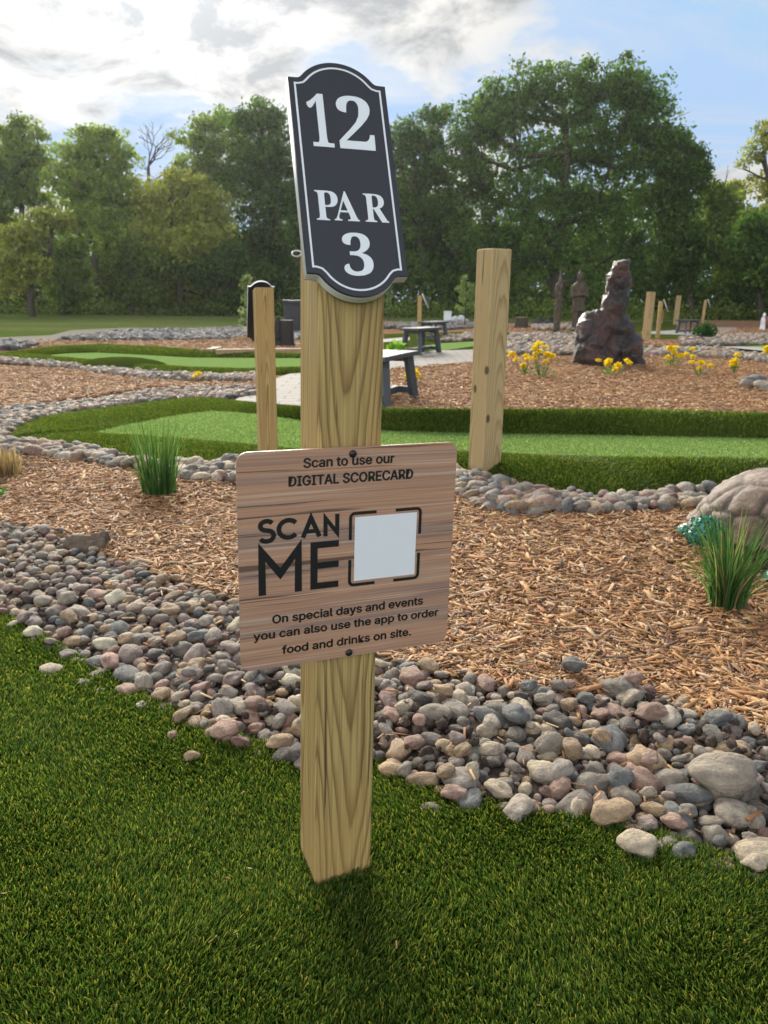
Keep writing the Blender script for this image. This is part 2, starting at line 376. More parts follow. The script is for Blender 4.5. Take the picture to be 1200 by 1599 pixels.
def inside(poly, P):
    poly = np.asarray(poly)[:, :2]; x, y = P[:, 0], P[:, 1]; c = np.zeros(len(P), bool); j = len(poly)-1
    for i in range(len(poly)):
        xi, yi = poly[i]; xj, yj = poly[j]
        c ^= ((yi > y) != (yj > y)) & (x < (xj-xi)*(y-yi)/(yj-yi+1e-12)+xi); j = i
    return c
def world(px, z=0.0): return np.array([at(x, y, z) for x, y in px])
def sheet(name, px, z, m, pts=None):
    P = world(px)if pts is None else np.asarray(pts)
    bm = bmesh.new(); vs = [bm.verts.new((p[0], p[1], z)) for p in P]
    for t in tessellate_polygon([[Vector((p[0], p[1], 0)) for p in P]]):
        try: bm.faces.new([vs[k] for k in t])
        except ValueError: pass
    bm.normal_update()
    for f in bm.faces:
        if f.normal.z < 0: f.normal_flip()
    return tag(bm_obj(name, bm, m), kind='structure')
def sample(poly, n, dens=None, r=rng):
    """n random points in a polygon, weighted by dens(y)"""
    poly = np.asarray(poly)[:, :2]; lo, hi = poly.min(0), poly.max(0); out = []; k = 0
    while k < n:
        P = lo+r.random((max(20000, n), 2))*(hi-lo); P = P[inside(poly, P)]
        if dens is not None: P = P[r.random(len(P)) < dens(P)]
        out.append(P); k += len(P)
    return np.concatenate(out)[:n]
def near_w(p0):                                    # more pieces where the camera is close
    return lambda P: np.minimum(1, (p0/np.hypot(P[:, 0], P[:, 1]))**1.6)
def rot_mats(ax, ay, az):
    cx, sx_, cy, sy, cz, sz = np.cos(ax), np.sin(ax), np.cos(ay), np.sin(ay), np.cos(az), np.sin(az); Z = np.zeros_like(cx); O = Z+1
    Rx = np.stack([np.stack([O, Z, Z], -1), np.stack([Z, cx, -sx_], -1), np.stack([Z, sx_, cx], -1)], -2)
    Ry = np.stack([np.stack([cy, Z, sy], -1), np.stack([Z, O, Z], -1), np.stack([-sy, Z, cy], -1)], -2)
    Rz = np.stack([np.stack([cz, -sz, Z], -1), np.stack([sz, cz, Z], -1), np.stack([Z, Z, O], -1)], -2)
    return Rz @ Ry @ Rx
def instances(BV, BF, pos, scl, rm, name, m, cols, smooth):
    n = len(pos); V = np.einsum('nij,nkj->nki', rm, BV[None]*scl[:, None, :])+pos[:, None, :]
    F = (BF[None]+(np.arange(n)*len(BV))[:, None, None]).reshape(-1, BF.shape[1])
    return link(name, np_mesh(name, V.reshape(-1, 3), F, smooth, np.repeat(cols, len(BV), 0)), m)
PAL = np.array([(.150, .138, .122), (.21, .19, .16), (.215, .145, .118), (.235, .175, .112), (.092, .100, .103), (.32, .28, .215), (.115, .066, .058), (.050, .047, .044), (.175, .143, .130), (.125, .125, .108)])
PAL *= np.array([1.72, 1.58, 1.42])
PALN = ['grey', 'light grey', 'pinkish', 'tan', 'slate blue-grey', 'cream', 'maroon', 'charcoal', 'mauve-grey', 'greenish grey']
PALP = np.array([.18, .16, .15, .14, .10, .09, .04, .03, .08, .03])
def ico(sub):
    bm = bmesh.new(); bmesh.ops.create_icosphere(bm, subdivisions=sub, radius=1.0); bm.verts.ensure_lookup_table()
    V = np.array([v.co[:] for v in bm.verts]); F = np.array([[v.index for v in f.verts] for f in bm.faces]); bm.free(); return V, F
I1, I2, I3 = ico(1), ico(2), ico(3)
def lumpy(V, seed, amp=.18, sc=1.1, box=.0):
    out = []
    for p in V:
        v = Vector(p); k = 1+amp*mnoise.noise(v*sc+Vector((seed*7.1, seed*3.3, seed)))*1.6+.05*mnoise.noise(v*3+Vector((seed, 0, 0)))
        if box: mx = max(abs(v.x), abs(v.y), abs(v.z)); k *= 1+box*(1/mx-1)*.8
        out.append(v*k)
    return np.array(out)
def pebbles(name, px, n, r0, r1, z0=0.0, lod=I1, hump=0.0, pts=None, kind='stuff', gray=0.0, w=None):
    poly = world(px) if pts is None else pts
    P = sample(poly, n, w); r = r0*(r1/r0)**rng.random(n)
    scl = np.stack([r*rng.uniform(1.0, 1.5, n), r*rng.uniform(.8, 1.05, n), r*rng.uniform(.5, .75, n)], 1)
    pos = np.stack([P[:, 0], P[:, 1], z0+r*rng.uniform(.15, .8, n)], 1)
    rm = rot_mats(rng.normal(0, .3, n), rng.normal(0, .3, n), rng.uniform(0, 6.28, n))
    c = PAL[rng.choice(len(PAL), n, p=PALP)]*rng.uniform(.75, 1.25, (n, 1)); c = c*(1-gray)+gray*np.array([.125, .135, .145])
    o = instances(lod[0], lod[1], pos, scl, rm, name, M['pebble'], c, True)
    return tag(o, kind='stuff')
CHIPV = np.array([(-.5, -.35, -.5), (.5, -.5, -.5), (.5, .4, -.5), (-.5, .5, -.5), (-.42, -.3, .5), (.5, -.45, .5), (.4, .4, .5), (-.5, .45, .5)])
CHIPF = np.array([(0, 3, 2, 1), (4, 5, 6, 7), (0, 1, 5, 4), (1, 2, 6, 5), (2, 3, 7, 6), (3, 0, 4, 7)])
CP = np.array([(.53, .275, .10), (.62, .37, .16), (.38, .175, .062), (.62, .42, .22), (.13, .060, .028), (.42, .19, .070), (.68, .52, .33), (.30, .175, .09)])
CPP = np.array([.20, .17, .18, .09, .13, .13, .04, .06])
def mulch_chips(name, poly, n, L0, L1, z0, zr, hf=None, w=None, dark=1.0):
    P = sample(poly, n, w); d = np.hypot(P[:, 0], P[:, 1])
    L = L0*(L1/L0)**(rng.random(n)**1.5); wd = L*rng.uniform(.07, .26, n); wd = np.clip(wd, L0*.22, L1*.2); th = wd*rng.uniform(.12, .35, n)
    z = z0+zr*rng.random(n)+(hf(P) if hf is not None else 0)
    pos = np.stack([P[:, 0], P[:, 1], z], 1)
    rm = rot_mats(rng.normal(0, .35, n), rng.normal(0, .15, n), rng.uniform(0, 6.28, n))
    c = CP[rng.choice(len(CP), n, p=CPP)]*rng.uniform(.75, 1.2, (n, 1))*dark
    return tag(instances(CHIPV, CHIPF, pos, np.stack([L, wd, th], 1), rm, name, M['chip'], c, False), kind='stuff')
def blades(name, pos, h, wd, lean, cols):
    """curved 5-vertex grass fibres"""
    n = len(pos); a = rng.uniform(0, 6.28, n); s = np.stack([np.cos(a), np.sin(a), 0*a], 1)*wd[:, None]*.5
    ld = np.concatenate([lean, np.zeros((n, 1))], 1); up = np.array([0, 0, 1.])
    mid = pos+up*(h*.6)[:, None]+ld*(h*.30)[:, None]; tip = pos+up*(h*.95)[:, None]+ld*(h*.9)[:, None]
    V = np.stack([pos-s, pos+s, mid+s*.85, mid-s*.85, tip+s*.35, tip-s*.35], 1)
    b = np.arange(n)[:, None]*6
    F = np.stack([b+np.array([0, 1, 2, 3]), b+np.array([3, 2, 4, 5])], 1).reshape(-1, 4)
    return tag(link(name, np_mesh(name, V.reshape(-1, 3), F, False, np.repeat(cols, 6, 0)), M['blade']), kind='stuff')
def vnoise(P, s, seed=0):                              # cheap smooth noise for numpy points
    x = P[:, 0]*s; y = P[:, 1]*s; k = seed*1.7
    return (np.sin(x*1.3+k+1.7*np.sin(y*.9+k))+np.sin(y*1.7-k+1.3*np.sin(x*1.1+2*k))+np.sin((x+y)*.8+3*k))/3
GDATA = r"""[{" ":[188,[]],".":[188,[[95,-4,83,-3,73,1,63,9,55,18,51,29,50,41,51,53,55,64,63,73,73,81,83,85,95,87,107,85,118,81,128,73,135,64,140,53,141,41,140,29,135,18,128,9,118,1,107,-3]]],"A":[480,[[16,0,201,509,276,509,463,0,395,0,287,302,264,372,232,478,245,478,213,371,191,302,85,0],[110,142,110,199,370,199,370,142]]],"C":[510,[[267,-7,225,-3,186,7,150,25,119,49,92,79,70,115,53,157,44,203,40,254,44,305,53,352,70,393,92,429,119,459,150,484,186,501,225,512,267,516,340,504,362,496,383,485,402,471,419,456,435,438,448,418,459,397,467,373,473,348,408,348,389,395,357,428,315,449,267,456,237,453,209,445,184,432,161,414,141,391,125,364,113,332,106,295,103,254,106,213,113,177,125,145,141,117,161,94,184,76,210,63,237,56,267,53,315,60,357,81,389,114,408,160,473,160,467,135,459,112,448,91,435,71,420,53,402,38,383,24,363,13,341,5,317,-2,293,-6]]],"D":[502,[[219,0,96,0,96,57,215,57,254,60,288,68,318,81,343,99,363,122,379,149,390,181,397,216,399,255,397,294,390,329,379,361,364,388,344,410,320,428,291,441,258,449,221,452,93,452,93,509,225,509,273,505,315,495,353,478,385,455,412,426,433,391,449,351,458,306,462,255,458,205,449,159,433,119,411,83,384,54,351,31,312,14,268,3],[125,509,125,0,60,0,60,509]]],"E":[419,[[60,0,60,509,372,509,372,452,125,452,125,286,355,286,355,229,125,229,125,57,375,57,375,0]]],"G":[520,[[269,-7,225,-3,185,7,149,25,118,49,91,79,69,116,53,157,43,203,40,254,43,305,53,352,69,393,91,429,117,459,149,484,184,501,223,512,265,516,291,514,316,510,340,504,363,494,384,483,403,469,421,453,436,436,449,416,460,395,468,373,474,349,408,349,387,393,356,427,315,448,265,456,236,453,209,445,183,432,160,414,141,392,125,364,113,332,106,295,103,254,106,213,113,177,125,145,141,117,161,95,184,76,210,63,238,56,269,53,296,55,322,61,345,71,365,85,382,102,396,123,407,147,413,173,415,202,434,199,283,199,283,256,478,256,478,200,475,160,466,124,451,91,431,62,406,38,377,19,344,5,308,-4]]],"I":[300,[[31,0,31,57,118,57,118,452,31,452,31,509,269,509,269,452,183,452,183,57,269,57,269,0]]],"L":[393,[[60,0,60,509,125,509,125,57,361,57,361,0]]],"O":[533,[[267,-7,225,-3,186,7,150,25,119,49,92,79,70,115,53,157,44,203,40,254,44,305,53,352,70,393,92,429,119,459,150,484,186,501,225,512,267,516,309,512,348,501,384,484,415,459,442,429,464,393,480,352,490,305,493,254,490,203,480,157,464,115,442,79,415,49,384,25,348,7,309,-3],[267,53,296,55,324,63,349,76,372,94,392,116,408,144,420,176,428,213,430,254,428,295,420,332,408,365,392,392,372,415,349,433,324,446,296,453,267,456,237,453,210,445,184,433,161,415,142,392,125,364,113,332,106,295,103,254,106,213,113,176,125,144,142,117,161,94,184,76,210,63,237,55]]],"R":[449,[[60,0,60,509,236,509,273,506,305,500,333,489,356,473,376,455,390,433,401,408,407,381,409,352,407,323,401,296,390,271,376,250,356,232,333,217,305,206,273,200,236,198,96,198,96,255,234,255,258,256,280,260,298,267,313,276,325,287,334,300,340,316,344,333,345,352,344,371,340,389,334,405,325,419,313,430,298,440,279,446,258,451,233,452,125,452,125,0],[353,0,230,229,303,229,428,0]]],"S":[447,[[224,-9,188,-7,156,-1,128,9,102,23,81,40,64,60,51,83,42,109,38,137,104,137,108,118,114,102,123,88,136,76,150,66,166,59,224,49,246,50,267,54,286,60,303,69,317,79,329,92,338,106,344,122,346,139,344,154,340,168,332,179,296,205,245,222,184,239,145,253,112,269,86,289,67,313,56,341,52,372,54,400,62,425,75,448,92,468,113,484,138,498,165,508,195,514,227,516,259,514,289,508,316,498,340,484,360,468,377,449,390,427,398,403,401,378,337,378,332,402,320,421,302,437,280,449,254,456,225,459,204,457,185,454,167,448,152,440,139,430,129,418,121,405,117,391,115,376,117,359,122,345,131,334,169,308,212,293,264,279,312,264,359,238,395,198,402,180,407,161,408,139,406,112,399,87,386,64,370,43,349,25,323,11,294,0,261,-7]]],"T":[449,[[32,452,32,509,417,509,417,452,257,452,257,0,193,0,193,452]]],"a":[389,[[160,-9,137,-7,115,-3,94,5,76,15,60,29,48,45,38,63,32,84,30,108,32,128,36,146,43,161,53,174,64,184,78,193,125,211,178,220,234,227,265,235,271,240,274,246,276,255,276,257,267,297,240,322,196,331,149,322,118,301,100,274,41,291,51,313,64,331,79,346,95,358,114,368,133,375,194,384,239,379,286,360,300,350,312,336,322,320,330,301,335,278,337,251,337,0,277,0,277,52,272,52,252,25,215,1],[170,45,192,47,211,51,228,59,242,68,254,80,263,93,270,108,274,122,276,138,276,190,259,182,231,176,200,171,175,168,134,159,103,139,97,130,93,118,92,105,102,72,130,52]]],"c":[396,[[207,-8,174,-5,144,3,117,16,93,35,72,58,56,85,44,116,37,150,34,187,37,225,44,260,56,291,72,318,93,341,117,360,144,374,174,382,207,384,260,377,305,356,340,322,362,277,303,262,290,289,270,311,242,325,207,330,184,328,163,321,145,310,130,296,118,278,108,258,102,236,98,212,96,187,98,163,102,139,108,117,118,97,130,80,145,66,163,55,184,49,207,46,243,52,271,66,292,89,304,117,363,102,341,56,306,21,261,-1]]],"d":[424,[[195,-8,165,-6,137,3,111,16,89,34,70,57,55,84,43,116,36,151,34,189,36,227,43,261,55,293,70,320,89,342,112,361,137,374,165,382,196,384,218,383,237,379,253,373,287,346,306,319,311,319,311,509,372,509,372,0,313,0,313,59,307,59,287,31,252,4,236,-3,217,-7],[205,47,226,49,246,55,263,65,278,78,290,95,299,115,306,138,310,162,312,189,310,216,306,241,300,263,290,282,278,299,263,312,246,322,227,328,205,330,182,328,162,322,145,311,130,298,118,281,108,261,102,239,98,215,96,189,98,163,102,139,109,117,118,97,130,80,145,66,162,55,182,49]]],"e":[404,[[212,-8,177,-5,145,3,117,16,92,35,72,58,56,85,44,116,37,150,34,187,36,224,44,258,55,290,71,317,91,340,115,359,142,373,172,382,205,384,266,374,285,366,303,355,319,341,334,324,347,305,357,282,365,256,370,227,371,194,371,169,75,169,75,221,338,221,310,202,308,226,304,248,298,269,288,286,277,301,263,314,246,323,227,328,205,330,183,328,164,323,146,313,131,301,119,286,109,270,102,251,97,231,96,211,96,178,98,151,102,127,110,106,121,88,135,73,151,61,169,53,190,48,212,46,254,53,285,73,306,105,365,91,358,72,348,55,335,39,320,26,302,14,283,4,261,-3,237,-7]]],"f":[254,[[228,379,228,327,6,327,6,379],[81,0,81,432,82,452,87,470,96,486,107,499,120,510,135,519,187,530,222,527,243,521,227,468,215,472,195,474,178,472,164,468,154,460,147,449,143,435,142,419,142,0]]],"h":[410,[[114,227,114,0,53,0,53,509,114,509,114,287,102,287,116,319,132,344,152,362,175,374,200,382,227,384,252,383,275,377,295,369,313,356,328,340,341,321,350,298,355,271,357,240,357,0,296,0,296,235,293,263,286,286,273,304,256,318,235,326,210,329,192,328,176,324,161,317,147,308,136,297,126,283,119,266,115,248]]],"i":[167,[[53,0,53,379,114,379,114,0],[84,443,73,444,63,448,54,455,47,463,43,472,41,483,43,494,47,504,54,512,63,518,73,522,84,524,95,522,105,518,114,512,121,504,125,494,126,483,125,472,121,463,114,455,105,448,95,444]]],"k":[381,[[110,137,110,212,121,212,284,379,360,379,184,199,177,199],[53,0,53,509,114,509,114,0],[294,0,148,186,191,229,372,0]]],"l":[189,[[139,-2,112,0,91,8,74,20,62,37,55,59,53,84,53,509,114,509,114,99,120,62,126,57,135,53,146,52,160,53,170,54,181,3,162,-1]]],"n":[410,[[114,227,114,0,53,0,53,379,112,379,112,287,102,287,116,319,132,344,152,362,175,374,200,382,227,384,252,383,275,377,295,369,313,356,328,340,341,321,350,298,355,271,357,240,357,0,296,0,296,235,293,263,286,286,273,304,256,318,235,326,210,329,192,328,176,324,161,317,147,308,136,297,126,283,119,266,115,248]]],"o":[415,[[207,-8,174,-5,144,3,117,16,93,35,72,58,56,85,44,116,37,150,34,187,37,225,44,260,56,291,72,318,93,341,117,360,144,374,174,382,207,384,241,382,271,374,299,360,323,341,343,318,359,291,371,260,379,225,381,187,379,150,371,116,359,85,343,58,323,35,299,16,271,3,241,-5],[207,46,231,49,252,55,270,66,285,80,298,97,307,117,314,139,318,163,319,187,318,212,314,236,307,258,298,278,285,296,270,310,252,321,231,328,207,330,184,328,163,321,145,310,130,296,118,278,108,258,102,236,98,212,96,187,98,163,102,139,108,117,118,97,130,80,145,66,163,55,184,49]]],"p":[424,[[53,-143,53,379,112,379,112,319,118,319,137,346,171,373,188,379,207,383,229,384,259,382,287,374,313,361,335,342,354,320,370,293,381,261,388,227,390,189,388,151,381,116,370,84,355,57,336,34,313,16,288,3,260,-6,229,-8,208,-7,189,-3,173,4,138,31,118,59,114,59,114,-143],[220,47,242,49,262,55,279,66,294,80,306,97,316,117,323,139,327,163,328,189,327,215,323,239,316,261,307,281,295,298,280,311,262,322,243,328,220,330,198,328,178,322,161,312,147,299,134,282,125,263,118,241,114,216,113,189,114,162,118,138,125,115,135,95,147,78,162,65,179,55,198,49]]],"r":[259,[[53,0,53,379,112,379,112,321,115,321,124,339,137,354,152,367,171,377,191,383,213,385,229,384,243,384,243,322,230,324,207,326,190,324,174,321,159,315,146,306,135,296,126,284,119,269,115,254,114,237,114,0]]],"s":[365,[[182,-8,157,-7,133,-3,112,3,93,12,76,24,62,38,50,54,41,73,36,94,94,107,101,87,111,72,124,60,141,52,160,47,181,45,206,47,227,53,244,62,258,74,265,88,268,103,266,115,262,126,254,136,243,144,229,150,212,155,149,170,118,180,92,192,72,208,58,227,50,249,47,274,49,295,55,314,65,332,79,347,95,360,115,370,137,378,161,383,187,384,212,383,234,379,254,372,271,363,286,352,299,339,324,290,268,277,262,291,254,304,243,316,228,325,210,331,187,333,166,331,147,326,131,317,119,305,111,292,109,277,110,264,115,253,124,243,172,223,229,209,261,200,287,187,306,171,320,153,328,131,331,107,329,85,323,65,312,47,298,31,281,18,260,6,236,-2,210,-7]]],"t":[227,[[204,379,204,327,6,327,6,379],[65,471,126,471,126,98,127,83,130,70,136,61,144,55,156,51,170,50,185,51,202,54,213,2,192,-3,168,-4,138,-1,113,7,92,21,77,41,68,64,65,93]]],"u":[410,[[182,-5,158,-3,135,2,115,11,97,23,82,39,69,59,60,82,54,109,53,139,53,379,114,379,114,144,116,117,124,94,137,75,154,61,175,53,200,50,218,51,234,55,249,62,263,71,274,83,283,97,290,113,295,132,296,153,296,379,357,379,357,0,298,0,298,92,307,92,294,60,277,35,257,17,234,5,209,-3]]],"v":[389,[[163,0,17,379,84,379,165,155,187,87,206,21,184,21,203,87,224,155,305,379,371,379,226,0]]],"y":[389,[[47,-139,61,-86,71,-87,104,-89,130,-74,151,-36,163,-1,17,379,84,379,165,155,187,87,206,21,184,21,202,87,224,155,305,379,371,379,204,-58,177,-107,139,-136,91,-145,65,-143]]]},{"1":[375,[[65,0,65,36,120,36,131,37,139,40,146,45,154,79,154,416,108,365,94,355,81,348,67,346,57,347,48,352,40,359,33,369,29,381,28,396,74,412,132,447,179,482,254,482,254,79,261,47,267,41,276,37,288,36,343,36,343,0]]],"2":[375,[[24,0,24,69,123,171,187,245,218,307,226,371,225,395,220,413,212,427,202,437,189,443,174,445,153,442,137,432,126,416,118,393,114,364,112,329,88,331,68,336,50,344,37,357,29,374,26,396,28,411,34,426,43,441,55,454,72,465,92,474,116,481,143,485,174,486,220,483,258,473,288,456,310,434,323,407,328,375,319,329,291,281,238,220,154,138,87,74,244,74,257,75,269,79,279,86,288,95,295,107,300,120,305,141,345,141,341,0]]],"3":[375,[[163,-7,132,-5,104,-2,81,5,62,13,46,23,34,35,26,47,20,60,19,74,21,90,26,103,36,113,48,120,61,125,76,126,78,100,86,79,99,62,116,50,135,43,158,40,199,49,211,56,221,66,230,79,236,95,240,115,241,139,238,163,229,184,214,202,194,216,168,224,137,227,95,227,95,269,140,269,166,272,188,281,204,296,216,316,223,340,225,367,223,390,219,409,211,424,200,436,186,443,169,445,154,444,142,439,133,430,116,391,111,341,86,343,64,348,47,356,34,367,27,382,24,401,28,423,41,444,62,461,91,475,128,483,173,486,217,483,255,474,286,458,309,436,323,409,328,377,324,348,315,323,298,301,277,283,253,267,225,256,279,238,297,228,312,216,326,201,336,184,342,163,345,138,343,112,338,90,329,70,318,52,304,37,288,25,230,1]]],"P":[418,[[15,0,15,17,36,20,52,24,62,32,69,43,73,59,75,81,75,379,73,398,69,413,62,424,51,431,36,436,16,439,16,455,214,455,265,454,306,449,336,440,357,429,375,415,390,398,400,378,407,356,409,332,404,296,390,266,367,240,334,221,292,209,242,206,182,206,182,81,183,59,187,43,194,32,205,24,221,20,242,17,242,0],[182,230,201,230,231,232,255,240,272,253,283,271,290,297,292,329,290,361,285,387,275,406,261,420,241,428,216,431,189,424,182,398]]],"A":[437,[[-9,0,-9,18,4,19,14,24,24,30,49,75,206,466,224,465,384,87,411,34,420,25,430,20,443,18,443,0,229,0,229,18,259,21,277,30,283,46,273,81,253,132,103,132,79,71,76,59,75,48,80,32,96,21,124,18,128,18,128,0],[113,161,242,161,177,319]]],"R":[473,[[15,0,15,17,36,20,52,24,62,32,69,43,73,59,75,81,75,379,73,398,69,413,62,424,51,431,36,436,16,439,16,455,217,455,278,452,329,442,367,426,395,403,412,372,417,334,406,285,372,248,315,224,432,50,452,26,478,17,480,17,480,0,338,0,201,212,182,212,182,81,183,59,187,43,194,32,205,24,221,20,242,17,242,0],[182,234,203,234,235,236,261,245,280,258,293,278,301,304,304,336,295,389,268,421,224,431,209,430,197,427,190,422,182,385]]]}]"""
# ------------------------------------------------------------------ ground
bm = bmesh.new(); bmesh.ops.create_grid(bm, x_segments=8, y_segments=8, size=1500); tag(bm_obj('lawn', bm, M['lawn']), kind='structure')
def res(P, n):                                      # resample a polyline (by index) to n points
    P = np.asarray(P, float); t = np.linspace(0, len(P)-1, n); i = np.minimum(t.astype(int), len(P)-2); f = (t-i)[:, None]
    return P[i]*(1-f)+P[i+1]*f
BL = world([(-120, 930), (0, 962), (110, 1022), (240, 1103), (370, 1158), (470, 1190), (585, 1192), (700, 1243), (850, 1278), (980, 1300), (1060, 1330), (1200, 1372), (1350, 1420)])
BU = world([(-120, 800), (0, 822), (90, 840), (220, 900), (370, 945), (480, 985), (590, 1035), (700, 1065), (860, 1098), (1010, 1095), (1090, 1130), (1200, 1165), (1350, 1215)])
P2D = [(-120, 705), (0, 715), (60, 716), (150, 727), (210, 737), (290, 752), (370, 758), (480, 762), (600, 765), (712, 776), (760, 800), (800, 808), (900, 806), (1000, 802), (1060, 797), (1100, 805), (1350, 830)]
FN = [(8, 690), (60, 698), (130, 706), (200, 721), (290, 734), (370, 727), (480, 728), (600, 732), (712, 742), (780, 757), (830, 772), (900, 780), (960, 784), (1010, 782), (1080, 774), (1350, 764)]
FNi = [(145, 680), (180, 684), (220, 686), (260, 689), (290, 691), (370, 699), (480, 704), (600, 708), (712, 712), (780, 713), (830, 714), (900, 715), (960, 716), (1010, 717), (1080, 719), (1350, 726)]
FNh = [.02, .025, .03, .03, .035, .035, .04, .045, .06, .08, .095, .10, .10, .10, .10, .10]
FF = [(8, 690), (25, 672), (60, 657), (120, 646), (190, 638), (240, 631), (300, 625), (345, 627), (400, 638), (470, 646), (600, 650), (700, 651), (800, 651), (900, 649), (1000, 646), (1350, 660)]
FFi = [(145, 680), (160, 676), (180, 671), (210, 665), (250, 657), (290, 650), (330, 645), (370, 647), (420, 652), (470, 660), (600, 677), (700, 680), (800, 682), (900, 683), (1000, 685), (1350, 692)]
FFh = [.03, .03, .03, .03, .03, .03, .03, .03, .05, .08, .13, .14, .14, .14, .14, .14]
S2 = np.array([0, 1.0, 0])
nA = world(FN); nB = np.array([at(x, y, h if i > 5 else 0)+(np.array([0, .16, 0]) if i > 7 else 0) for i, ((x, y), h) in enumerate(zip(FNi, FNh))])
fA = np.array([at(x, y, h if i > 8 else 0)+(np.array([0, .35, 0]) if i > 8 else 0) for i, ((x, y), h) in enumerate(zip(FF, FFh))]); fB = world(FFi)
def berm(name, A, B, hs, peak=.6, m=None, n=90, k=12, nb=0, bh=.03, steep=None):
    A = res(A, n); B = res(B, n); H = res(np.array(hs)[:, None], n)[:, 0]; t = np.linspace(0, 1, k)
    def prof(t): return np.where(t < peak, np.sin(np.clip(t/peak, 0, 1)*np.pi/2)**.9, np.cos(np.clip((t-peak)/(1-peak), 0, 1)*np.pi/2)**.8)
    P = A[:, None]*(1-t)[None, :, None]+B[:, None]*t[None, :, None]
    P[..., 2] = .008+H[:, None]*prof(t)[None]+.006*vnoise(P.reshape(-1, 3), 6).reshape(n, k)
    P[:, 0, 2] = P[:, -1, 2] = .004
    i, j = np.meshgrid(np.arange(n-1), np.arange(k-1), indexing='ij'); a = (i*k+j).ravel()
    F = np.stack([a, a+k, a+k+1, a+1], 1)
    v = P.reshape(-1, 3); nz = np.cross(v[F[0, 1]]-v[F[0, 0]], v[F[0, 3]]-v[F[0, 0]])[2]
    if nz < 0: F = F[:, ::-1]
    o = tag(link(name, np_mesh(name, v, F, True), m or M['fringe']), kind='structure')
    if nb:
        s = rng.random(nb)*(n-1); tt = rng.random(nb); i0 = np.minimum(s.astype(int), n-2); f = (s-i0)[:, None]
        pa = A[i0]*(1-f)+A[i0+1]*f; pb = B[i0]*(1-f)+B[i0+1]*f; p = pa*(1-tt[:, None])+pb*tt[:, None]
        p[:, 2] = .006+(H[i0]*(1-f[:, 0])+H[i0+1]*f[:, 0])*prof(tt)
        q, _ = proj(p); ok = (q[:, 0] > -90) & (q[:, 0] < 1290); p = p[ok]; N = len(p)
        ln = np.stack([.5*vnoise(p, 9, 1)+rng.normal(0, .35, N), -.35+.4*vnoise(p, 8, 2)+rng.normal(0, .35, N)], 1)
        c = turf_cols(p)
        blades(name+'_grass' if not name.endswith('grass') else name, p, bh*rng.uniform(.6, 1.2, N), bh*rng.uniform(.16, .26, N), ln, c)
    return o
TC = np.array([(.030, .068, .013), (.058, .115, .018), (.105, .165, .024), (.215, .240, .038), (.31, .29, .06)])
def turf_cols(P):
    N = len(P); c = 1.12*TC[rng.choice(5, N, p=[.21, .29, .29, .17, .04])]*rng.uniform(.8, 1.2, (N, 1))
    return c
# foreground artificial turf
TURF = np.concatenate([BL[:, :2], [(1.3, .3), (1.3, -1.2), (-2.2, -1.2), (-2.2, 2.6)]])
def tz(P): return .004+.010*vnoise(P, 4.2, 3)+.003*vnoise(P, 9, 5)
gx, gy = np.meshgrid(np.linspace(-2.2, 1.3, 120), np.linspace(-1.2, 2.7, 130), indexing='ij')
gp = np.stack([gx.ravel(), gy.ravel()], 1); gz = tz(gp)
ii, jj = np.meshgrid(np.arange(119), np.arange(129), indexing='ij'); a = (ii*130+jj).ravel(); F = np.stack([a, a+130, a+131, a+1], 1)
cen = gp[F].mean(1); keep = inside(TURF, cen)
tag(link('turf', np_mesh('turf', np.column_stack([gp, gz]), F[keep], True), M['thatch']), kind='structure')
NB = 250000
lo = np.array([-1.35, .5]); hi = np.array([.95, 2.3]); P = lo+rng.random((900000, 2))*(hi-lo)
P = P[inside(TURF, P)]; q, z = proj(np.column_stack([P, np.zeros(len(P))]))
P = P[(q[:, 0] > -160) & (q[:, 0] < 1360) & (q[:, 1] < 1800)]
dd = np.hypot(P[:, 0], P[:, 1]); P = P[rng.random(len(P)) < np.minimum(1, (1.15/dd)**1.3)][:NB]
P3 = np.column_stack([P, tz(P)]); N = len(P); dd = np.hypot(P[:, 0], P[:, 1])
ln = np.stack([.30*vnoise(P, 6, 1)+.15*vnoise(P, 19, 1)+rng.normal(0, .22, N), -.03+.30*vnoise(P, 6.5, 2)+.15*vnoise(P, 18, 2)+rng.normal(0, .22, N)], 1)
hh = rng.uniform(.012, .022, N)*(1+.22*vnoise(P, 14, 4)); ww = rng.uniform(.0018, .0031, N)*np.clip(dd/1.1, .85, 1.7)
blades('grass', P3, hh, ww, ln, turf_cols(P))
# near pebble bed (soil hump under the stones)
NS, NTt = 120, 14
A_, B_ = res(BL, NS), res(BU, NS); t = np.linspace(-.03, 1.06, NTt)
Pg = A_[:, None]*(1-t)[None, :, None]+B_[:, None]*t[None, :, None]
def bedz(t): return .006+.013*np.sin(np.clip(t, 0, 1)*np.pi)**.7
Pg[..., 2] = bedz(t)[None]+.008*vnoise(Pg.reshape(-1, 3), 16).reshape(NS, NTt)
Pg[:, 0, 2] = -.01
i, j = np.meshgrid(np.arange(NS-1), np.arange(NTt-1), indexing='ij'); a = (i*NTt+j).ravel()
tag(link('soil', np_mesh('soil', Pg.reshape(-1, 3), np.stack([a, a+NTt, a+NTt+1, a+1], 1), True), M['soil']), kind='structure')
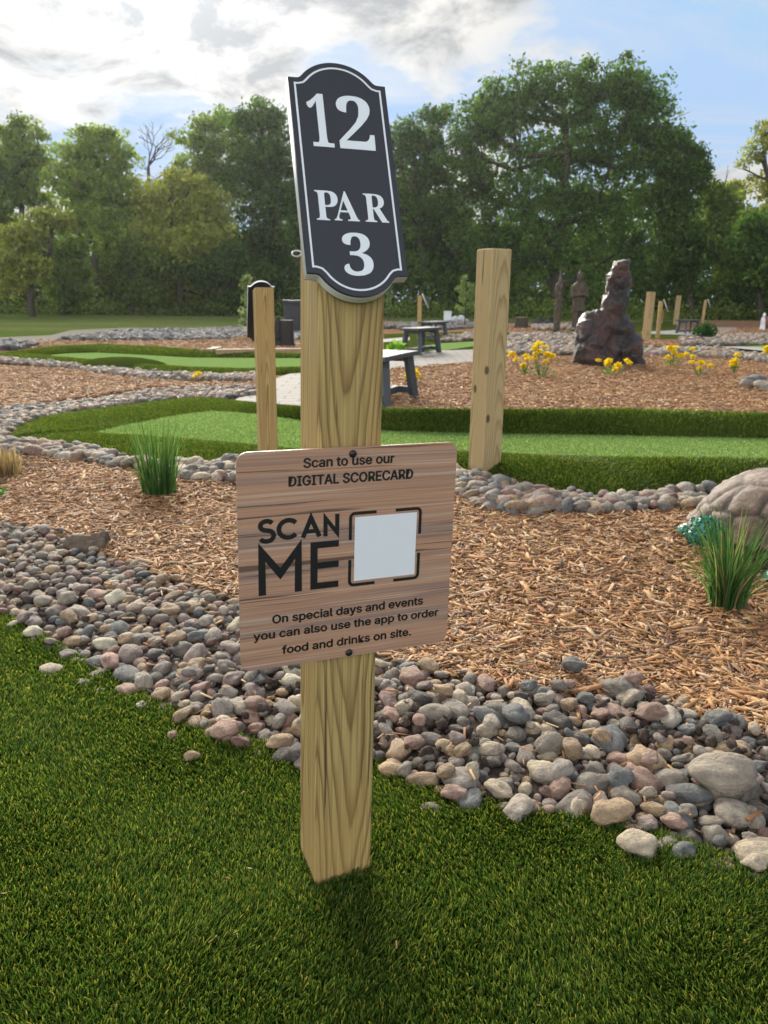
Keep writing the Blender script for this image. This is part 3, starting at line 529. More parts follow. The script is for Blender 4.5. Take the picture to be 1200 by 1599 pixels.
# the stones of that bed
placed = []; PX = np.zeros((0, 3))
def band_point():
    s = rng.random()*(NS-1); i0 = min(int(s), NS-2); f = s-i0; tt = rng.random()*1.10-.06
    pa = A_[i0]*(1-f)+A_[i0+1]*f; pb = B_[i0]*(1-f)+B_[i0+1]*f
    return pa*(1-tt)+pb*tt, tt, s/(NS-1), np.linalg.norm(pb-pa)
layer = np.zeros((4000, 3)); nl = 0
def throw(n, r0, r1, fac, lift, tries, smin=0.0):
    global nl
    base = nl if lift else 0; k = 0
    for _ in range(tries):
        p, tt, s, wdt = band_point()
        if rng.random() > wdt/.75 or s < smin: continue
        r = r0*(r1/r0)**rng.random()
        if tt < .05 and r > .03: continue
        L_ = layer[base:nl]
        if len(L_) and np.any((L_[:, 0]-p[0])**2+(L_[:, 1]-p[1])**2 < (fac*(L_[:, 2]+r))**2): continue
        layer[nl] = (p[0], p[1], r); nl += 1; k += 1
        placed.append((p[0], p[1], float(bedz(np.array(tt)))+r*.30+lift, r))
        if k >= n: break
throw(12, .030, .036, 1.0, 0, 4000, .72)
throw(80, .022, .028, 1.0, 0, 6000)
throw(640, .0135, .022, .97, 0, 16000)
throw(1000, .006, .0125, .92, 0, 20000)
throw(380, .011, .024, 1.05, .012, 12000)
throw(40, .012, .026, 1.15, .022, 3000)
placed = np.array(placed); nst = len(placed)
q, zz = proj(placed[:, :3]); sz = placed[:, 3]/zz; vis = (q[:, 0] > -10) & (q[:, 0] < 1210) & (q[:, 1] < 1599)
vis &= ~((q[:, 0] > 378) & (q[:, 0] < 697) & (q[:, 1] < 1040))          # those behind the board stay in the loose mass
order = np.argsort(-(sz*vis)); big = order[:285]; rest = order[285:]
protos = []
for k in range(18):
    me = np_mesh('river_stone', lumpy(I3[0], k+1, .24, 1.2, .03+.40*rng.random()), I3[1], True); me.materials.append(M['stone']); protos.append(me)
sci = rng.choice(len(PAL), nst, p=PALP)
for k in big:
    x, y, z, r = placed[k]; o = bpy.data.objects.new('river_stone', protos[rng.integers(18)]); COL.objects.link(o)
    o.location = (x, y, z); o.rotation_euler = (rng.normal(0, .28), rng.normal(0, .28), rng.uniform(0, 6.28))
    e = rng.uniform(1.05, 1.5); o.scale = (r*e, r*rng.uniform(.85, 1.05), r*rng.uniform(.55, .82))
    o.color = (*np.clip(PAL[sci[k]]*rng.uniform(.8, 1.3), 0, .6), 1)
    tag(o, PALN[sci[k]]+' river stone lying in the pebble bed between turf edge and wood chips', 'stone', PALN[sci[k]]+' stones of the near pebble bed')
pr = placed[rest]; n = len(pr)
tag(instances(I2[0], I2[1], pr[:, :3], np.stack([pr[:, 3]*rng.uniform(1.05, 1.5, n), pr[:, 3], pr[:, 3]*rng.uniform(.5, .8, n)], 1), rot_mats(rng.normal(0, .3, n), rng.normal(0, .3, n), rng.uniform(0, 6.28, n)), 'pebbles', M['pebble'], PAL[sci[rest]]*rng.uniform(.75, 1.25, (n, 1)), True), kind='stuff')
# clods of dark soil among the stones
nc_ = 900; s_ = rng.random(nc_)**.7; tt_ = .06+.9*rng.random(nc_); i0 = np.minimum((s_*(NS-1)).astype(int), NS-2)
pc_ = A_[i0]*(1-tt_[:, None])+B_[i0]*tt_[:, None]; pc_[:, :2] += rng.normal(0, .012, (nc_, 2)); hot = vnoise(pc_, 7, 9) > .12; pc_ = pc_[hot]; nc_ = len(pc_)
pc_[:, 2] = bedz(tt_[hot])+rng.uniform(.004, .024, nc_); rr_ = rng.uniform(.003, .012, nc_)
tag(instances(lumpy(I2[0], 77, .5, 2.2), I2[1], pc_, np.stack([rr_*1.3, rr_, rr_*.8], 1), rot_mats(*rng.uniform(0, 6.28, (3, nc_))), 'soil_crumbs', M['soil'], np.ones((nc_, 3))*.05, False), kind='stuff')
# single stones off the bed
def stray(px, py, rx, rz_, c, label, z=.012, e=1.35, seed=0):
    p = at(px, py, z); o = bpy.data.objects.new('stray_stone', protos[seed % 18]); COL.objects.link(o)
    d = (p-CAM)@_f/FPX; r = rx*d
    o.location = p; o.scale = (r, r/e, rz_*d); o.rotation_euler = (rng.normal(0, .1), rng.normal(0, .1), rng.normal(0, .5)); o.color = (*PAL[c], 1)
    tag(o, label, 'stone')
stray(79, 1046, 19, 9, 5, 'flat cream stone lying alone on the turf below the left pebble bed')
stray(130, 1069, 14, 8, 1, 'small pale stone on the turf touching the left end of the pebble bed', seed=2)
stray(157, 1081, 10, 7, 0, 'tiny grey stone on turf just below the pale small stone', seed=3)
stray(299, 1181, 13, 8, 3, 'small tan pebble sunk in open turf left of the sign post', z=.018, seed=4)
stray(270, 1150, 8, 10, 2, 'tiny pinkish chip standing up in the turf above the tan pebble', z=.018, e=1.1, seed=5)
stray(672, 1265, 20, 11, 1, 'pale grey stone on turf just right of the sign post', seed=6)
stray(998, 1318, 29, 20, 5, 'angular cream rock resting on turf at the lower edge of the pebbles', z=.03, e=1.1, seed=7)
stray(1134, 1212, 46, 36, 1, 'biggest light grey boulder in the pebble bed at the right edge', z=.06, seed=8)
stray(897, 1038, 17, 11, 4, 'blue-grey stone alone on the wood chips above the pebbles', z=.045, seed=9)
stray(872, 1070, 13, 9, 0, 'small grey stone on wood chips with a pinkish neighbour', z=.04, seed=10)
stray(890, 1068, 10, 7, 2, 'small pinkish stone beside a grey one on the wood chips', z=.04, seed=11)
stray(988, 1060, 17, 13, 2, 'mauve stone on wood chips leaning on a flat grey one', z=.05, seed=12)
stray(968, 1071, 20, 10, 0, 'flat grey stone on wood chips beside the mauve stone', z=.04, seed=13)
stray(850, 1083, 15, 9, 4, 'slate stone half buried where wood chips meet pebbles', z=.035, seed=14)
stray(814, 1089, 12, 9, 7, 'dark stone at the wood chip edge left of the slate stone', z=.03, seed=15)
stray(1145, 640, 20, 12, 4, 'dark stone of the small pile on the chips at right edge', z=.06, e=1.2, seed=1) if False else None
for (px, py, rx, rz_, c, lb) in [(1178, 596, 18, 11, 4, 'slate stone at the left of a small pile on far wood chips'), (1195, 604, 15, 9, 1, 'pale stone in front of the small pile on far wood chips'), (1166, 600, 11, 8, 0, 'small grey stone left in the pile on far wood chips')]:
    stray(px, py, rx, rz_, c, lb, z=.05, e=1.2, seed=px)
# wood chip mulch
MUL = np.concatenate([BU[:, :2], world(P2D)[::-1, :2]])
sheet('mulch', None, .006, M['mulch'], MUL)
mh = lambda P: .012*vnoise(P, 3, 7)
MULV = MUL.copy()
mulch_chips('wood_chips', MUL, 130000, .009, .050, .004, .022, mh, near_w(1.7))
mulch_chips('wood_chip_layer', MUL, 5000, .028, .075, .017, .012, mh, near_w(2.0))
# second pebble strip, fringe, putting green
sheet('pebble_strip', P2D+FN[::-1], .010, M['soil'])
pebbles('pebble_strip_stones', P2D+FN[::-1], 2600, .018, .045, .012, I2)
berm('turf_fringe', nA, nB, FNh, .62, nb=110000, bh=.019)
berm('turf_bank', fA, fB, FFh, .45, nb=110000, bh=.021)
GREEN = np.concatenate([nB[:, :2], fB[::-1, :2]])
sheet('putting_green', None, .016, M['green'], GREEN)
# ground further back: base mulch then strips
sheet('far_mulch', [(-400, 690), (0, 690), (60, 660), (240, 632), (480, 650), (1350, 668), (1500, 600), (1300, 508), (1000, 502), (780, 505), (600, 512), (400, 530), (60, 534), (-300, 560)], .004, M['mulch'])
rm_px = [(600, 652), (612, 577), (740, 566), (800, 556), (900, 560), (1000, 553), (1100, 556), (1300, 580), (1350, 662)]
mulch_chips('wood_chips_mid', world(rm_px), 30000, .03, .085, .006, .03, None, near_w(5.5))
lm_px = [(-80, 572), (0, 574), (100, 578), (180, 590), (300, 600), (400, 600), (400, 612), (300, 606), (230, 608), (150, 622), (60, 633), (-80, 650)]
mulch_chips('wood_chips_left', world(lm_px), 20000, .03, .085, .006, .03, None, near_w(7))
mulch_chips('wood_chips_back', world([(60, 532), (400, 530), (480, 533), (480, 552), (310, 548), (160, 538), (-60, 552), (-60, 545)]), 5000, .05, .12, .006, .03)
mulch_chips('wood_chips_far', world([(1000, 532), (1062, 532), (1062, 541), (1000, 541)]), 900, .05, .12, .006, .03)
mulch_chips('wood_chips_end', world([(1100, 522), (1080, 516), (1300, 508), (1300, 528)]), 2500, .05, .14, .006, .05)
mulch_chips('wood_chips_by_stump', world([(740, 520), (740, 510), (900, 503), (900, 516)]), 2500, .05, .14, .006, .05)
p3 = [(-120, 668), (8, 690), (25, 672), (60, 657), (120, 646), (190, 638), (240, 631), (300, 625), (345, 627), (405, 618), (400, 611), (300, 610), (230, 616), (150, 630), (60, 639), (0, 645), (-120, 648)]
sheet('gravel_strip', p3, .010, M['soil']); pebbles('gravel_strip_stones', p3, 3400, .02, .042, .012, I1, w=near_w(5.5))
p4 = [(-80, 560), (0, 563), (100, 572), (200, 583), (300, 590), (380, 590), (420, 585), (400, 598), (330, 597), (240, 596), (150, 585), (100, 576), (0, 569), (-80, 568)]
sheet('gravel_edge', p4, .012, M['soil']); pebbles('gravel_edge_stones', p4, 2600, .025, .05, .014, I1)
gb = [(90, 533), (180, 521), (260, 517), (330, 516), (420, 512), (480, 512), (480, 533), (400, 530), (250, 533)]
pebbles('grey_gravel', gb, 4200, .04, .08, .01, I1, gray=.75)
pebbles('grey_gravel_corner', [(-60, 548), (-60, 534), (20, 536), (60, 541), (20, 548)], 500, .04, .08, .01, I1, gray=.75)
sheet('dirt', [(-60, 530), (80, 524), (110, 516), (200, 512), (300, 513), (360, 512), (300, 518), (180, 524), (90, 534), (-60, 538)], .007, mat('bare_dirt', lambda h: (h.col(h.ramp(h.noise(h.obj(), 2.5, 6, .7), [(.35, (.06, .075, .025)), (.55, (.070, .048, .033))])), h.rough(.95))))
# left back green
gA = world([(-60, 560), (0, 562), (100, 571), (200, 581), (300, 589), (380, 589), (480, 584)]); gB = world([(68, 557), (90, 561), (150, 569), (230, 576), (310, 581), (380, 582), (480, 580)])
hA = np.array([at(x, y, .08) for x, y in [(-60, 554), (0, 550), (60, 544), (160, 540), (260, 545), (310, 550), (480, 553)]])+np.array([0, .4, 0]); hB = world([(68, 557), (85, 555), (110, 553), (150, 552), (230, 556), (300, 560), (480, 561)])
berm('fringe_front', gA, gB, [.04, .05, .06, .06, .06, .05, .05], .5, nb=40000, bh=.026)
berm('fringe_back', hA, hB, [.05, .07, .09, .09, .09, .08, .05], .45, nb=40000, bh=.026)
sheet('back_green', None, .016, M['green'], np.concatenate([gB[:, :2], hB[::-1, :2]]))
bm = bmesh.new(); c = at(190, 576); ell(bm, (c[0], c[1], 0), (.62, .42, .15), None, 3); tag(bm_obj('turf_mound', bm, M['fringe'], None, True), kind='structure')
# paved path and slabs
sheet('path', [(362, 631), (400, 606), (440, 590), (480, 577), (600, 561), (680, 549), (750, 547), (775, 556), (745, 567), (612, 577), (596, 590), (560, 618), (500, 642), (440, 640)], .018, M['paver'])
def strip(name, px, z, m): return sheet(name, px, z, M[m])
strip('turf_strip', [(600, 522), (745, 518), (745, 548), (680, 549), (600, 552)], .010, 'fringe')
strip('green_strip', [(640, 546), (690, 537), (745, 534), (745, 541), (690, 549)], .016, 'green')
strip('slab_path', [(590, 531), (640, 527), (640, 532), (590, 536)], .014, 'slab')
pebbles('gravel_by_bench', [(688, 531), (745, 522), (745, 532), (690, 536)], 500, .04, .08, .014, I1)
pebbles('grey_gravel_far', [(600, 509), (690, 504), (745, 506), (745, 512), (700, 516), (600, 514)], 1500, .05, .1, .012, I1, gray=.7)
pebbles('gravel_by_sculpture', [(775, 545), (800, 523), (900, 524), (905, 555), (800, 556)], 2600, .035, .075, .012, I1)
strip('turf_strip_mid', [(775, 520), (905, 518), (905, 524), (800, 524)], .016, 'fringe')
strip('turf_wedge', [(770, 545), (790, 538), (850, 540), (800, 548)], .018, 'fringe')
pebbles('grey_gravel_by_statue', [(815, 512), (920, 506), (920, 516), (840, 516)], 1200, .05, .1, .012, I1)
strip('turf_far', [(985, 503), (1062, 502), (1062, 520), (985, 520)], .009, 'fringe')
strip('turf_front', [(985, 521), (1110, 524), (1110, 531), (985, 529)], .010, 'fringe')
strip('slab_walk', [(1000, 519), (1060, 516), (1150, 514), (1150, 518), (1090, 524), (1010, 522)], .016, 'slab')
strip('slab_far', [(1088, 512), (1150, 512), (1150, 516), (1088, 518)], .019, 'slab')
strip('dirt_far', [(1040, 503), (1190, 497), (1300, 497), (1300, 507), (1040, 508)], .008, 'mulch')
pebbles('gravel_right', [(1062, 530), (1130, 526), (1300, 522), (1300, 536), (1120, 541), (1062, 540)], 2600, .04, .085, .012, I1)
strip('turf_right', [(985, 541), (1062, 541), (1130, 538), (1300, 534), (1300, 562), (1180, 560), (1110, 547), (985, 549)], .013, 'fringe')
strip('slab_right', [(1120, 545), (1160, 545), (1300, 553), (1300, 561), (1200, 553)], .05, 'slab')
strip('green_right', [(1155, 543), (1210, 540), (1300, 540), (1300, 547), (1190, 546)], .019, 'green')
pebbles('gravel_front_right', [(985, 550), (1110, 549), (1180, 561), (1300, 566), (1300, 580), (1150, 562), (1100, 560), (985, 557)], 2400, .035, .085, .014, I1)

# short pile of the putting green
P = sample(GREEN, 70000, near_w(4.5)); q, z = proj(np.column_stack([P, np.zeros(len(P))])); P = P[(q[:, 0] > -60) & (q[:, 0] < 1260)]; N = len(P)
blades('green_pile', np.column_stack([P, np.full(N, .015)]), rng.uniform(.007, .013, N), rng.uniform(.004, .007, N), rng.normal(0, .4, (N, 2)), np.array([(.155, .255, .07), (.21, .33, .10), (.32, .44, .16)])[rng.integers(3, size=N)]*rng.uniform(.85, 1.15, (N, 1)))

# loose chips and dry leaf bits carried off the bed
BAND = np.concatenate([BL[:, :2], BU[::-1, :2]])
mulch_chips('loose_chips', BAND, 420, .012, .045, .018, .03)
mulch_chips('turf_litter', np.array([(-1.1, 1.9), (-.2, 1.32), (.6, 1.02), (.5, .75), (-.5, .75)]), 22, .006, .016, .014, .006)
mulch_chips('green_litter', GREEN, 60, .015, .04, .022, .006)
# ------------------------------------------------------------------ writing
GLY, SERIF = json.loads(GDATA)
def contour_mesh(contours, depth):
    cu = bpy.data.curves.new('tmp', 'CURVE'); cu.dimensions = '2D'; cu.fill_mode = 'BOTH'; cu.extrude = depth
    for c in contours:
        sp = cu.splines.new('POLY'); sp.points.add(len(c)-1)
        for p, (x, y) in zip(sp.points, c): p.co = (x, y, 0, 1)
        sp.use_cyclic_u = True
    o = bpy.data.objects.new('tmp', cu); COL.objects.link(o); dg = bpy.context.evaluated_depsgraph_get(); dg.update()
    me = bpy.data.meshes.new_from_object(o.evaluated_get(dg)); bpy.data.objects.remove(o); return me
def to_bm(bm, me, y=0.0):            # curve XY -> sign X/Z, facing -Y
    me.transform(Matrix(((1, 0, 0, 0), (0, 0, -1, y), (0, 1, 0, 0), (0, 0, 0, 1)))); bm.from_mesh(me); bpy.data.meshes.remove(me)
def glyph_pts(g): return [[(c[i], c[i+1]) for i in range(0, len(c), 2)] for c in g[1]]
def text_line(bm, s, x0, x1, base, cap, depth, font=None, bold=.05):
    font = font or GLY; adv = 0; cs = []
    for ch in s:
        g = font[ch]; cs += [[(x+adv, y) for x, y in c] for c in glyph_pts(g)]; adv += g[0]
    xs = [p[0] for c in cs for p in c]; a, b = min(xs), max(xs); sx = (x1-x0)/(b-a); sy = cap/509.0
    for k, (dx, dy) in enumerate(((-bold, 0), (0, 0), (bold, 0), (0, bold*.7), (0, -bold*.7))):
        to_bm(bm, contour_mesh([[(x0+(x-a)*sx+dx*cap, base+y*sy+dy*cap) for x, y in c] for c in cs], depth+k*.00003))
def fit_glyph(bm, ch, x0, x1, z0, z1, depth):
    cs = glyph_pts(SERIF[ch]); xs = [p[0] for c in cs for p in c]; ys = [p[1] for c in cs for p in c]
    f = lambda x, y: (x0+(x-min(xs))/(max(xs)-min(xs))*(x1-x0), z0+(y-min(ys))/(max(ys)-min(ys))*(z1-z0))
    to_bm(bm, contour_mesh([[f(x, y) for x, y in c] for c in cs], depth))
def offset_line(P, w, closed=False):
    P = np.asarray(P, float); n = len(P); out = []
    for i in range(n):
        a = P[(i-1) % n] if closed or i else P[i]; b = P[(i+1) % n] if closed or i < n-1 else P[i]
        d0 = P[i]-a; d1 = b-P[i]; d0 = d0/(np.linalg.norm(d0)+1e-12); d1 = d1/(np.linalg.norm(d1)+1e-12)
        if not closed and i == 0: d0 = d1
        if not closed and i == n-1: d1 = d0
        m = np.array([-d0[1]-d1[1], d0[0]+d1[0]]); m /= np.linalg.norm(m)+1e-12; k = m@np.array([-d0[1], d0[0]])
        out.append(P[i]+m*w/max(k, .35))
    return np.array(out)
def stroke(bm, P, w, depth):
    a = offset_line(P, w/2); b = offset_line(P, -w/2); to_bm(bm, contour_mesh([list(map(tuple, np.concatenate([a, b[::-1]])))], depth))
def arc(cx, cy, rx, ry, a0, a1, n=18): t = np.radians(np.linspace(a0, a1, n)); return list(zip(cx+rx*np.cos(t), cy+ry*np.sin(t)))
# ------------------------------------------------------------------ hole marker posts
def rotm(rx, ry, rz): return Matrix.Rotation(rz, 4, 'Z') @ Matrix.Rotation(ry, 4, 'Y') @ Matrix.Rotation(rx, 4, 'X')
PW = .089; YAW = R(20.7); cor = np.array([-.0989, .9975])
pc = cor+.5*PW*np.array([math.cos(YAW)-math.sin(YAW), math.sin(YAW)+math.cos(YAW)])
ROOT = Matrix.Translation((pc[0], pc[1], 0)) @ Matrix.Rotation(R(1.0), 4, 'Y') @ Matrix.Rotation(R(-.72), 4, 'X') @ Matrix.Rotation(YAW, 4, 'Z')
RI = ROOT.inverted()
NUM = RI @ (Matrix.Translation((-.0503, 1.0695, 1.0105)) @ rotm(R(-25.42), R(.76), R(17.42)))
SCN = RI @ (Matrix.Translation((-.0443, 1.0089, .5283)) @ rotm(R(1.69), R(.67), R(21.83)) @ Matrix.Scale(.993, 4))
def half_arch(pk, corner=(.0647, .1335), inset=0.0):
    ca = [(corner[0], corner[1]), (.0530, .1337), (.0497, .1347), (.0466, .1378)]
    r = (.0466**2+(pk-.1378)**2)/(2*(pk-.1378)); cy = pk-r; a0 = math.degrees(math.atan2(.1378-cy, .0466))
    return ca+arc(0, cy, r, r, a0, 90, 14)[1:]
def outline():
    t = half_arch(.1604); b = [(x, -z) for x, z in half_arch(.1628)]
    top = t+[(-x, z) for x, z in t[::-1][1:]]; bot = b+[(-x, z) for x, z in b[::-1][1:]]
    return np.array(top+bot[::-1])
OUT = outline()
OUT = OUT if np.sum(OUT[:, 0]*np.roll(OUT[:, 1], -1)-np.roll(OUT[:, 0], -1)*OUT[:, 1]) > 0 else OUT[::-1]
def marker(scan=True, NUM=NUM, top=.17):
    root = empty('hole_marker_post', mtx=ROOT)
    h = .905; bm = bmesh.new(); add_box(bm, (0, 0, (h-.08)/2), (PW, PW, h+.08), .0055, 3, top=top); bm_obj('post', bm, M['post'], root)
    bm = bmesh.new(); to_bm(bm, contour_mesh([list(map(tuple, OUT))], .0065), .0080)
    board = bm_obj('number_sign', bm, M['whiteedge'], root, mtx=NUM)
    bm = bmesh.new(); to_bm(bm, contour_mesh([list(map(tuple, offset_line(OUT, .0004, True)))], .0022), -.0007); bm_obj('sign_face', bm, M['black'], board)
    bm = bmesh.new(); to_bm(bm, contour_mesh([list(map(tuple, offset_line(OUT, .0004, True)))], .0012), .0150); bm_obj('back_face', bm, M['black'], board)
    bm = bmesh.new(); a = offset_line(OUT, .0074, True); b = offset_line(OUT, .0098, True)
    to_bm(bm, contour_mesh([list(map(tuple, a)), list(map(tuple, b))], .0026), -.0007); bm_obj('border_line', bm, M['engrave'], board)
    bm = bmesh.new()
    for ch, x0, x1, z0, z1 in (('1', -.0435, -.0128, .0380, .1125), ('2', -.0055, .0418, .0380, .1140), ('P', -.0455, -.0165, -.0628, -.0228), ('A', -.0228, .0095, -.0622, -.0220), ('R', .0170, .0480, -.0618, -.0232), ('3', -.0170, .0208, -.1355, -.0778)):
        fit_glyph(bm, ch, x0, x1, z0, z1, .0026)
    bmesh.ops.translate(bm, vec=(0, -.0007, 0), verts=bm.verts); bm_obj('lettering', bm, M['engrave'], board)
    sc = None
    if scan:
        o_ = arc(.138, .1355, .0145, .0145, 0, 90, 7)+arc(-.138, .1355, .0145, .0145, 90, 180, 7)+arc(-.138, -.1355, .0145, .0145, 180, 270, 7)+arc(.138, -.1355, .0145, .0145, 270, 360, 7)
        bm = bmesh.new(); to_bm(bm, contour_mesh([o_], .0015), .0015); sc = bm_obj('scorecard_sign', bm, M['plank'], root, mtx=SCN)
        bm = bmesh.new()
        for s, x0, x1, b_, c_ in (("Scan to use our", -.0662, .0589, .1262, .0122), ("DIGITAL SCORECARD", -.0858, .0869, .1028, .0128), ("On special days and events", -.1089, .1109, -.0848, .0115), ("you can also use the app to order", -.1347, .1365, -.1060, .0112), ("food and drinks on site.", -.0960, .0942, -.1312, .0114)):
            text_line(bm, s, x0, x1, b_, c_, .0004)
        d = .0004; st = lambda P, w_: stroke(bm, P, w_, d+len(bm.verts)*1e-9)
        w_ = .0062; z0, z1 = .0315, .0605
        S_ = arc(-.1155, .0526, .0082, .0062, 28, 268, 18)+arc(-.1155, .0388, .0092, .0074, 88, -152, 20)[1:]
        st(S_, w_); st(arc(-.0866, .0460, .0128, .0118, 40, 320, 26), w_)
        stroke(bm, [(-.0672, .0318), (-.0562, .0585), (-.0444, .0318)], w_, .00041); stroke(bm, [(-.0625, .0400), (-.0490, .0400)], .0055, .00044)
        stroke(bm, [(-.0362, .0310), (-.0362, .0560), (-.0200, .0350), (-.0200, .0610)], .0060, .0004)
        w_ = .0098
        stroke(bm, [(-.1222, -.0430), (-.1222, .0170), (-.0978, -.0150), (-.0734, .0170), (-.0734, -.0430)], w_, .0004)
        stroke(bm, [(-.0518, -.0427), (-.0518, .0243)], w_, .0004)
        for zc_ in (.0198, -.0092, -.0382): stroke(bm, [(-.0520, zc_), (-.0172, zc_)], .0090, .00043)
        bx0, bx1, bz0, bz1, al, rr = -.0012, .1010, -.0428, .0595, .031, .006
        for cx, cz, a0 in ((bx0+rr, bz1-rr, 180), (bx1-rr, bz1-rr, 90), (bx1-rr, bz0+rr, 0), (bx0+rr, bz0+rr, 270)):
            A = arc(cx, cz, rr, rr, a0, a0-90, 7); p0, p1 = np.array(A[0]), np.array(A[-1])
            t0 = np.array([math.cos(R(a0-90)), math.sin(R(a0-90))])   # tangent leaving the corner
            e0 = np.array([math.cos(R(a0+90)), math.sin(R(a0+90))])*-1
            d0 = p0-np.array([cx, cz]); d1 = p1-np.array([cx, cz])
            st([tuple(p0-d1/rr*al), *A, tuple(p1-d0/rr*al)], .0042)
        bm_obj('lettering', bm, M['ink'], sc)
        bm = bmesh.new(); to_bm(bm, contour_mesh([[(.0052, -.0372), (.0958, -.0372), (.0958, .0540), (.0052, .0540)]], .0003)); bm_obj('blank_sticker', bm, M['sticker'], sc)
        for z in (.1412, -.1440):
            bm = bmesh.new(); ell(bm, (0, -.001, z), (.0052, .0032, .0052), None, 3); bm_obj('screw', bm, M['screw'], sc, True)
    return root
main_post = marker()
tag(main_post, 'nearest pine post with black 12 PAR 3 board and square wood-look scan sign', 'sign post')
ring = MB(); c = atY(464, 396, 1.075); pts = [Vector((c[0]+.0062*math.cos(a), c[1]+.002*math.sin(a), c[2]+.0038*math.sin(a))) for a in np.linspace(0, 2*math.pi, 17)]
ring.tube([list(RI @ p) for p in pts], [.0013]*17, 6); ring.tube([list(RI @ Vector((c[0]+.006, c[1], c[2]))), list(RI @ Vector((c[0]+.02, c[1]+.003, c[2])))], [.0014]*2, 6); ring.build('eye_hook', M['steel'], main_post)
def copy_tree(o, parent=None, skip=()):
    c = o.copy(); COL.objects.link(c); c.parent = parent
    for ch in list(o.children):
        if ch.name.split('.')[0] not in skip: copy_tree(ch, c, skip)
    return c
def put_marker(x, y, rz, label, skip=('eye_hook', 'scorecard_sign'), s=1.0, lean=0):
    o = copy_tree(main_post, None, skip)
    o.matrix_world = Matrix.Translation((x, y, 0)) @ Matrix.Rotation(lean, 4, 'Y') @ Matrix.Rotation(rz, 4, 'Z') @ Matrix.Scale(s, 4)
    o['label'] = label; return o
hung = marker(True, Matrix.Translation((0, -.128, .805)) @ rotm(R(-25.4), 0, 0), .012)
tag(hung, 'x', 'sign post'); main_keep, main_post = main_post, hung
p = at(420, 745); put_marker(p[0], p[1], R(196), 'sign post seen from behind, standing at the near putting green left of the main sign')
p = at(655, 530); put_marker(p[0], p[1], R(78), 'far sign post side-on behind the two benches, tilted board facing right', s=1.08)
p = at(1027, 529); put_marker(p[0], p[1], R(82), 'far sign post with a second lower board, half behind a plain tall post', ('eye_hook',), 1.0)
p = at(1096, 510); put_marker(p[0], p[1], R(80), 'farthest sign post, leaning slightly behind the right-hand bench', s=1.1, lean=R(2.5))
for o_ in list(hung.children_recursive)+[hung]: bpy.data.objects.remove(o_)
def plain_post(px, py, rz, h, wd, m, label, lean=0):
    p = at(px, py); bm = bmesh.new(); add_box(bm, (0, 0, h/2-.03), (wd, wd, h+.06), .007, 2); o = bm_obj('wooden_post', bm, m)
    o.matrix_world = Matrix.Translation((p[0], p[1], 0)) @ Matrix.Rotation(lean, 4, 'Y') @ Matrix.Rotation(rz, 4, 'Z')
    return tag(o, label, 'post', 'plain posts without a board')
plain_post(756, 745, R(31), 1.10, .118, M['post_b'], 'tall square pine post without a board at the near putting green', R(.2))
plain_post(1009, 531, R(20), 1.12, .15, M['post_c'], 'thick plain post in front of a double-board sign post', R(1))
plain_post(1055, 507, R(20), 1.18, .15, M['post_c'], 'plain far post behind the left end of the right-hand bench', R(1.5))
# timber beams by the back green
p0, p1 = at(328, 559), at(486, 557)
def beam(a, b, s, label):
    d = b-a; L = np.linalg.norm(d[:2]); bm = bmesh.new(); add_box(bm, (0, 0, 0), (s, s, L), .008)
    o = bm_obj('timber_beam', bm, M['beam']); o.matrix_world = Matrix.Translation(((a[0]+b[0])/2, (a[1]+b[1])/2, s/2+.012)) @ Matrix.Rotation(math.atan2(d[1], d[0]), 4, 'Z') @ Matrix.Rotation(R(90), 4, 'Y')
    tag(o, label, 'beam')
beam(at(338, 559), at(486, 557), .12, 'long timber beam lying across the end of the back green')
q0 = at(327, 558); beam(q0, q0+np.array([.05, .55, 0]), .12, 'short timber beam end meeting the long beam at its corner')
# ------------------------------------------------------------------ benches
def bench():
    r = empty('bench'); L, Wd, Hh = 1.0, .34, .42
    for k, lab in ((0, None), (1, None)):
        box_obj('top_plank', ((k-.5)*(Wd/2+.004), 0, Hh-.02), (Wd/2-.004, L, .04), M['bench'], r, .005)
    for sy in (-1, 1):
        for sx_ in (-1, 1):
            bm = bmesh.new(); a = Vector((sx_*.155, sy*(L/2-.09), 0)); b = Vector((sx_*.115, sy*(L/2-.16), Hh-.04)); d = b-a
            add_box(bm, (0, 0, 0), (.06, .075, d.length+.01), .003, 1, Matrix.Translation((a+b)/2) @ d.to_track_quat('Z', 'Y').to_matrix().to_4x4()); bm_obj('leg', bm, M['bench'], r)
        box_obj('rail', (0, sy*(L/2-.10), .07), (.27, .05, .06), M['bench'], r, .003)
        box_obj('cross_bar', (0, sy*(L/2-.145), Hh-.065), (.30, .06, .05), M['bench'], r, .003)
    box_obj('stretcher', (0, 0, .075), (.05, L-.24, .06), M['bench'], r, .003)
    return r
b0 = bench()
def put_bench(o, x, y, rz, label, s=1.0):
    o.location = (x, y, .018); o.rotation_euler = (0, 0, rz); o.scale = (s, s, s); tag(o, label, 'bench', 'charcoal benches by the paths')
p = at(606, 637); put_bench(b0, p[0]-.03, p[1]+.30, R(-18), 'nearest charcoal bench, mostly hidden behind the main sign post', .98)
p = at(658, 553); put_bench(copy_tree(b0), p[0], p[1], R(-26), 'whole charcoal bench on the paved path beside a lime green plant', 1.0)
p = at(677, 531); put_bench(copy_tree(b0), p[0], p[1], R(-30), 'far charcoal bench peeking out behind the bench on the paved path', .95)
p = at(1074, 521); put_bench(copy_tree(b0), p[0], p[1], R(-50), 'black bench out on the far right concrete walk', .92)
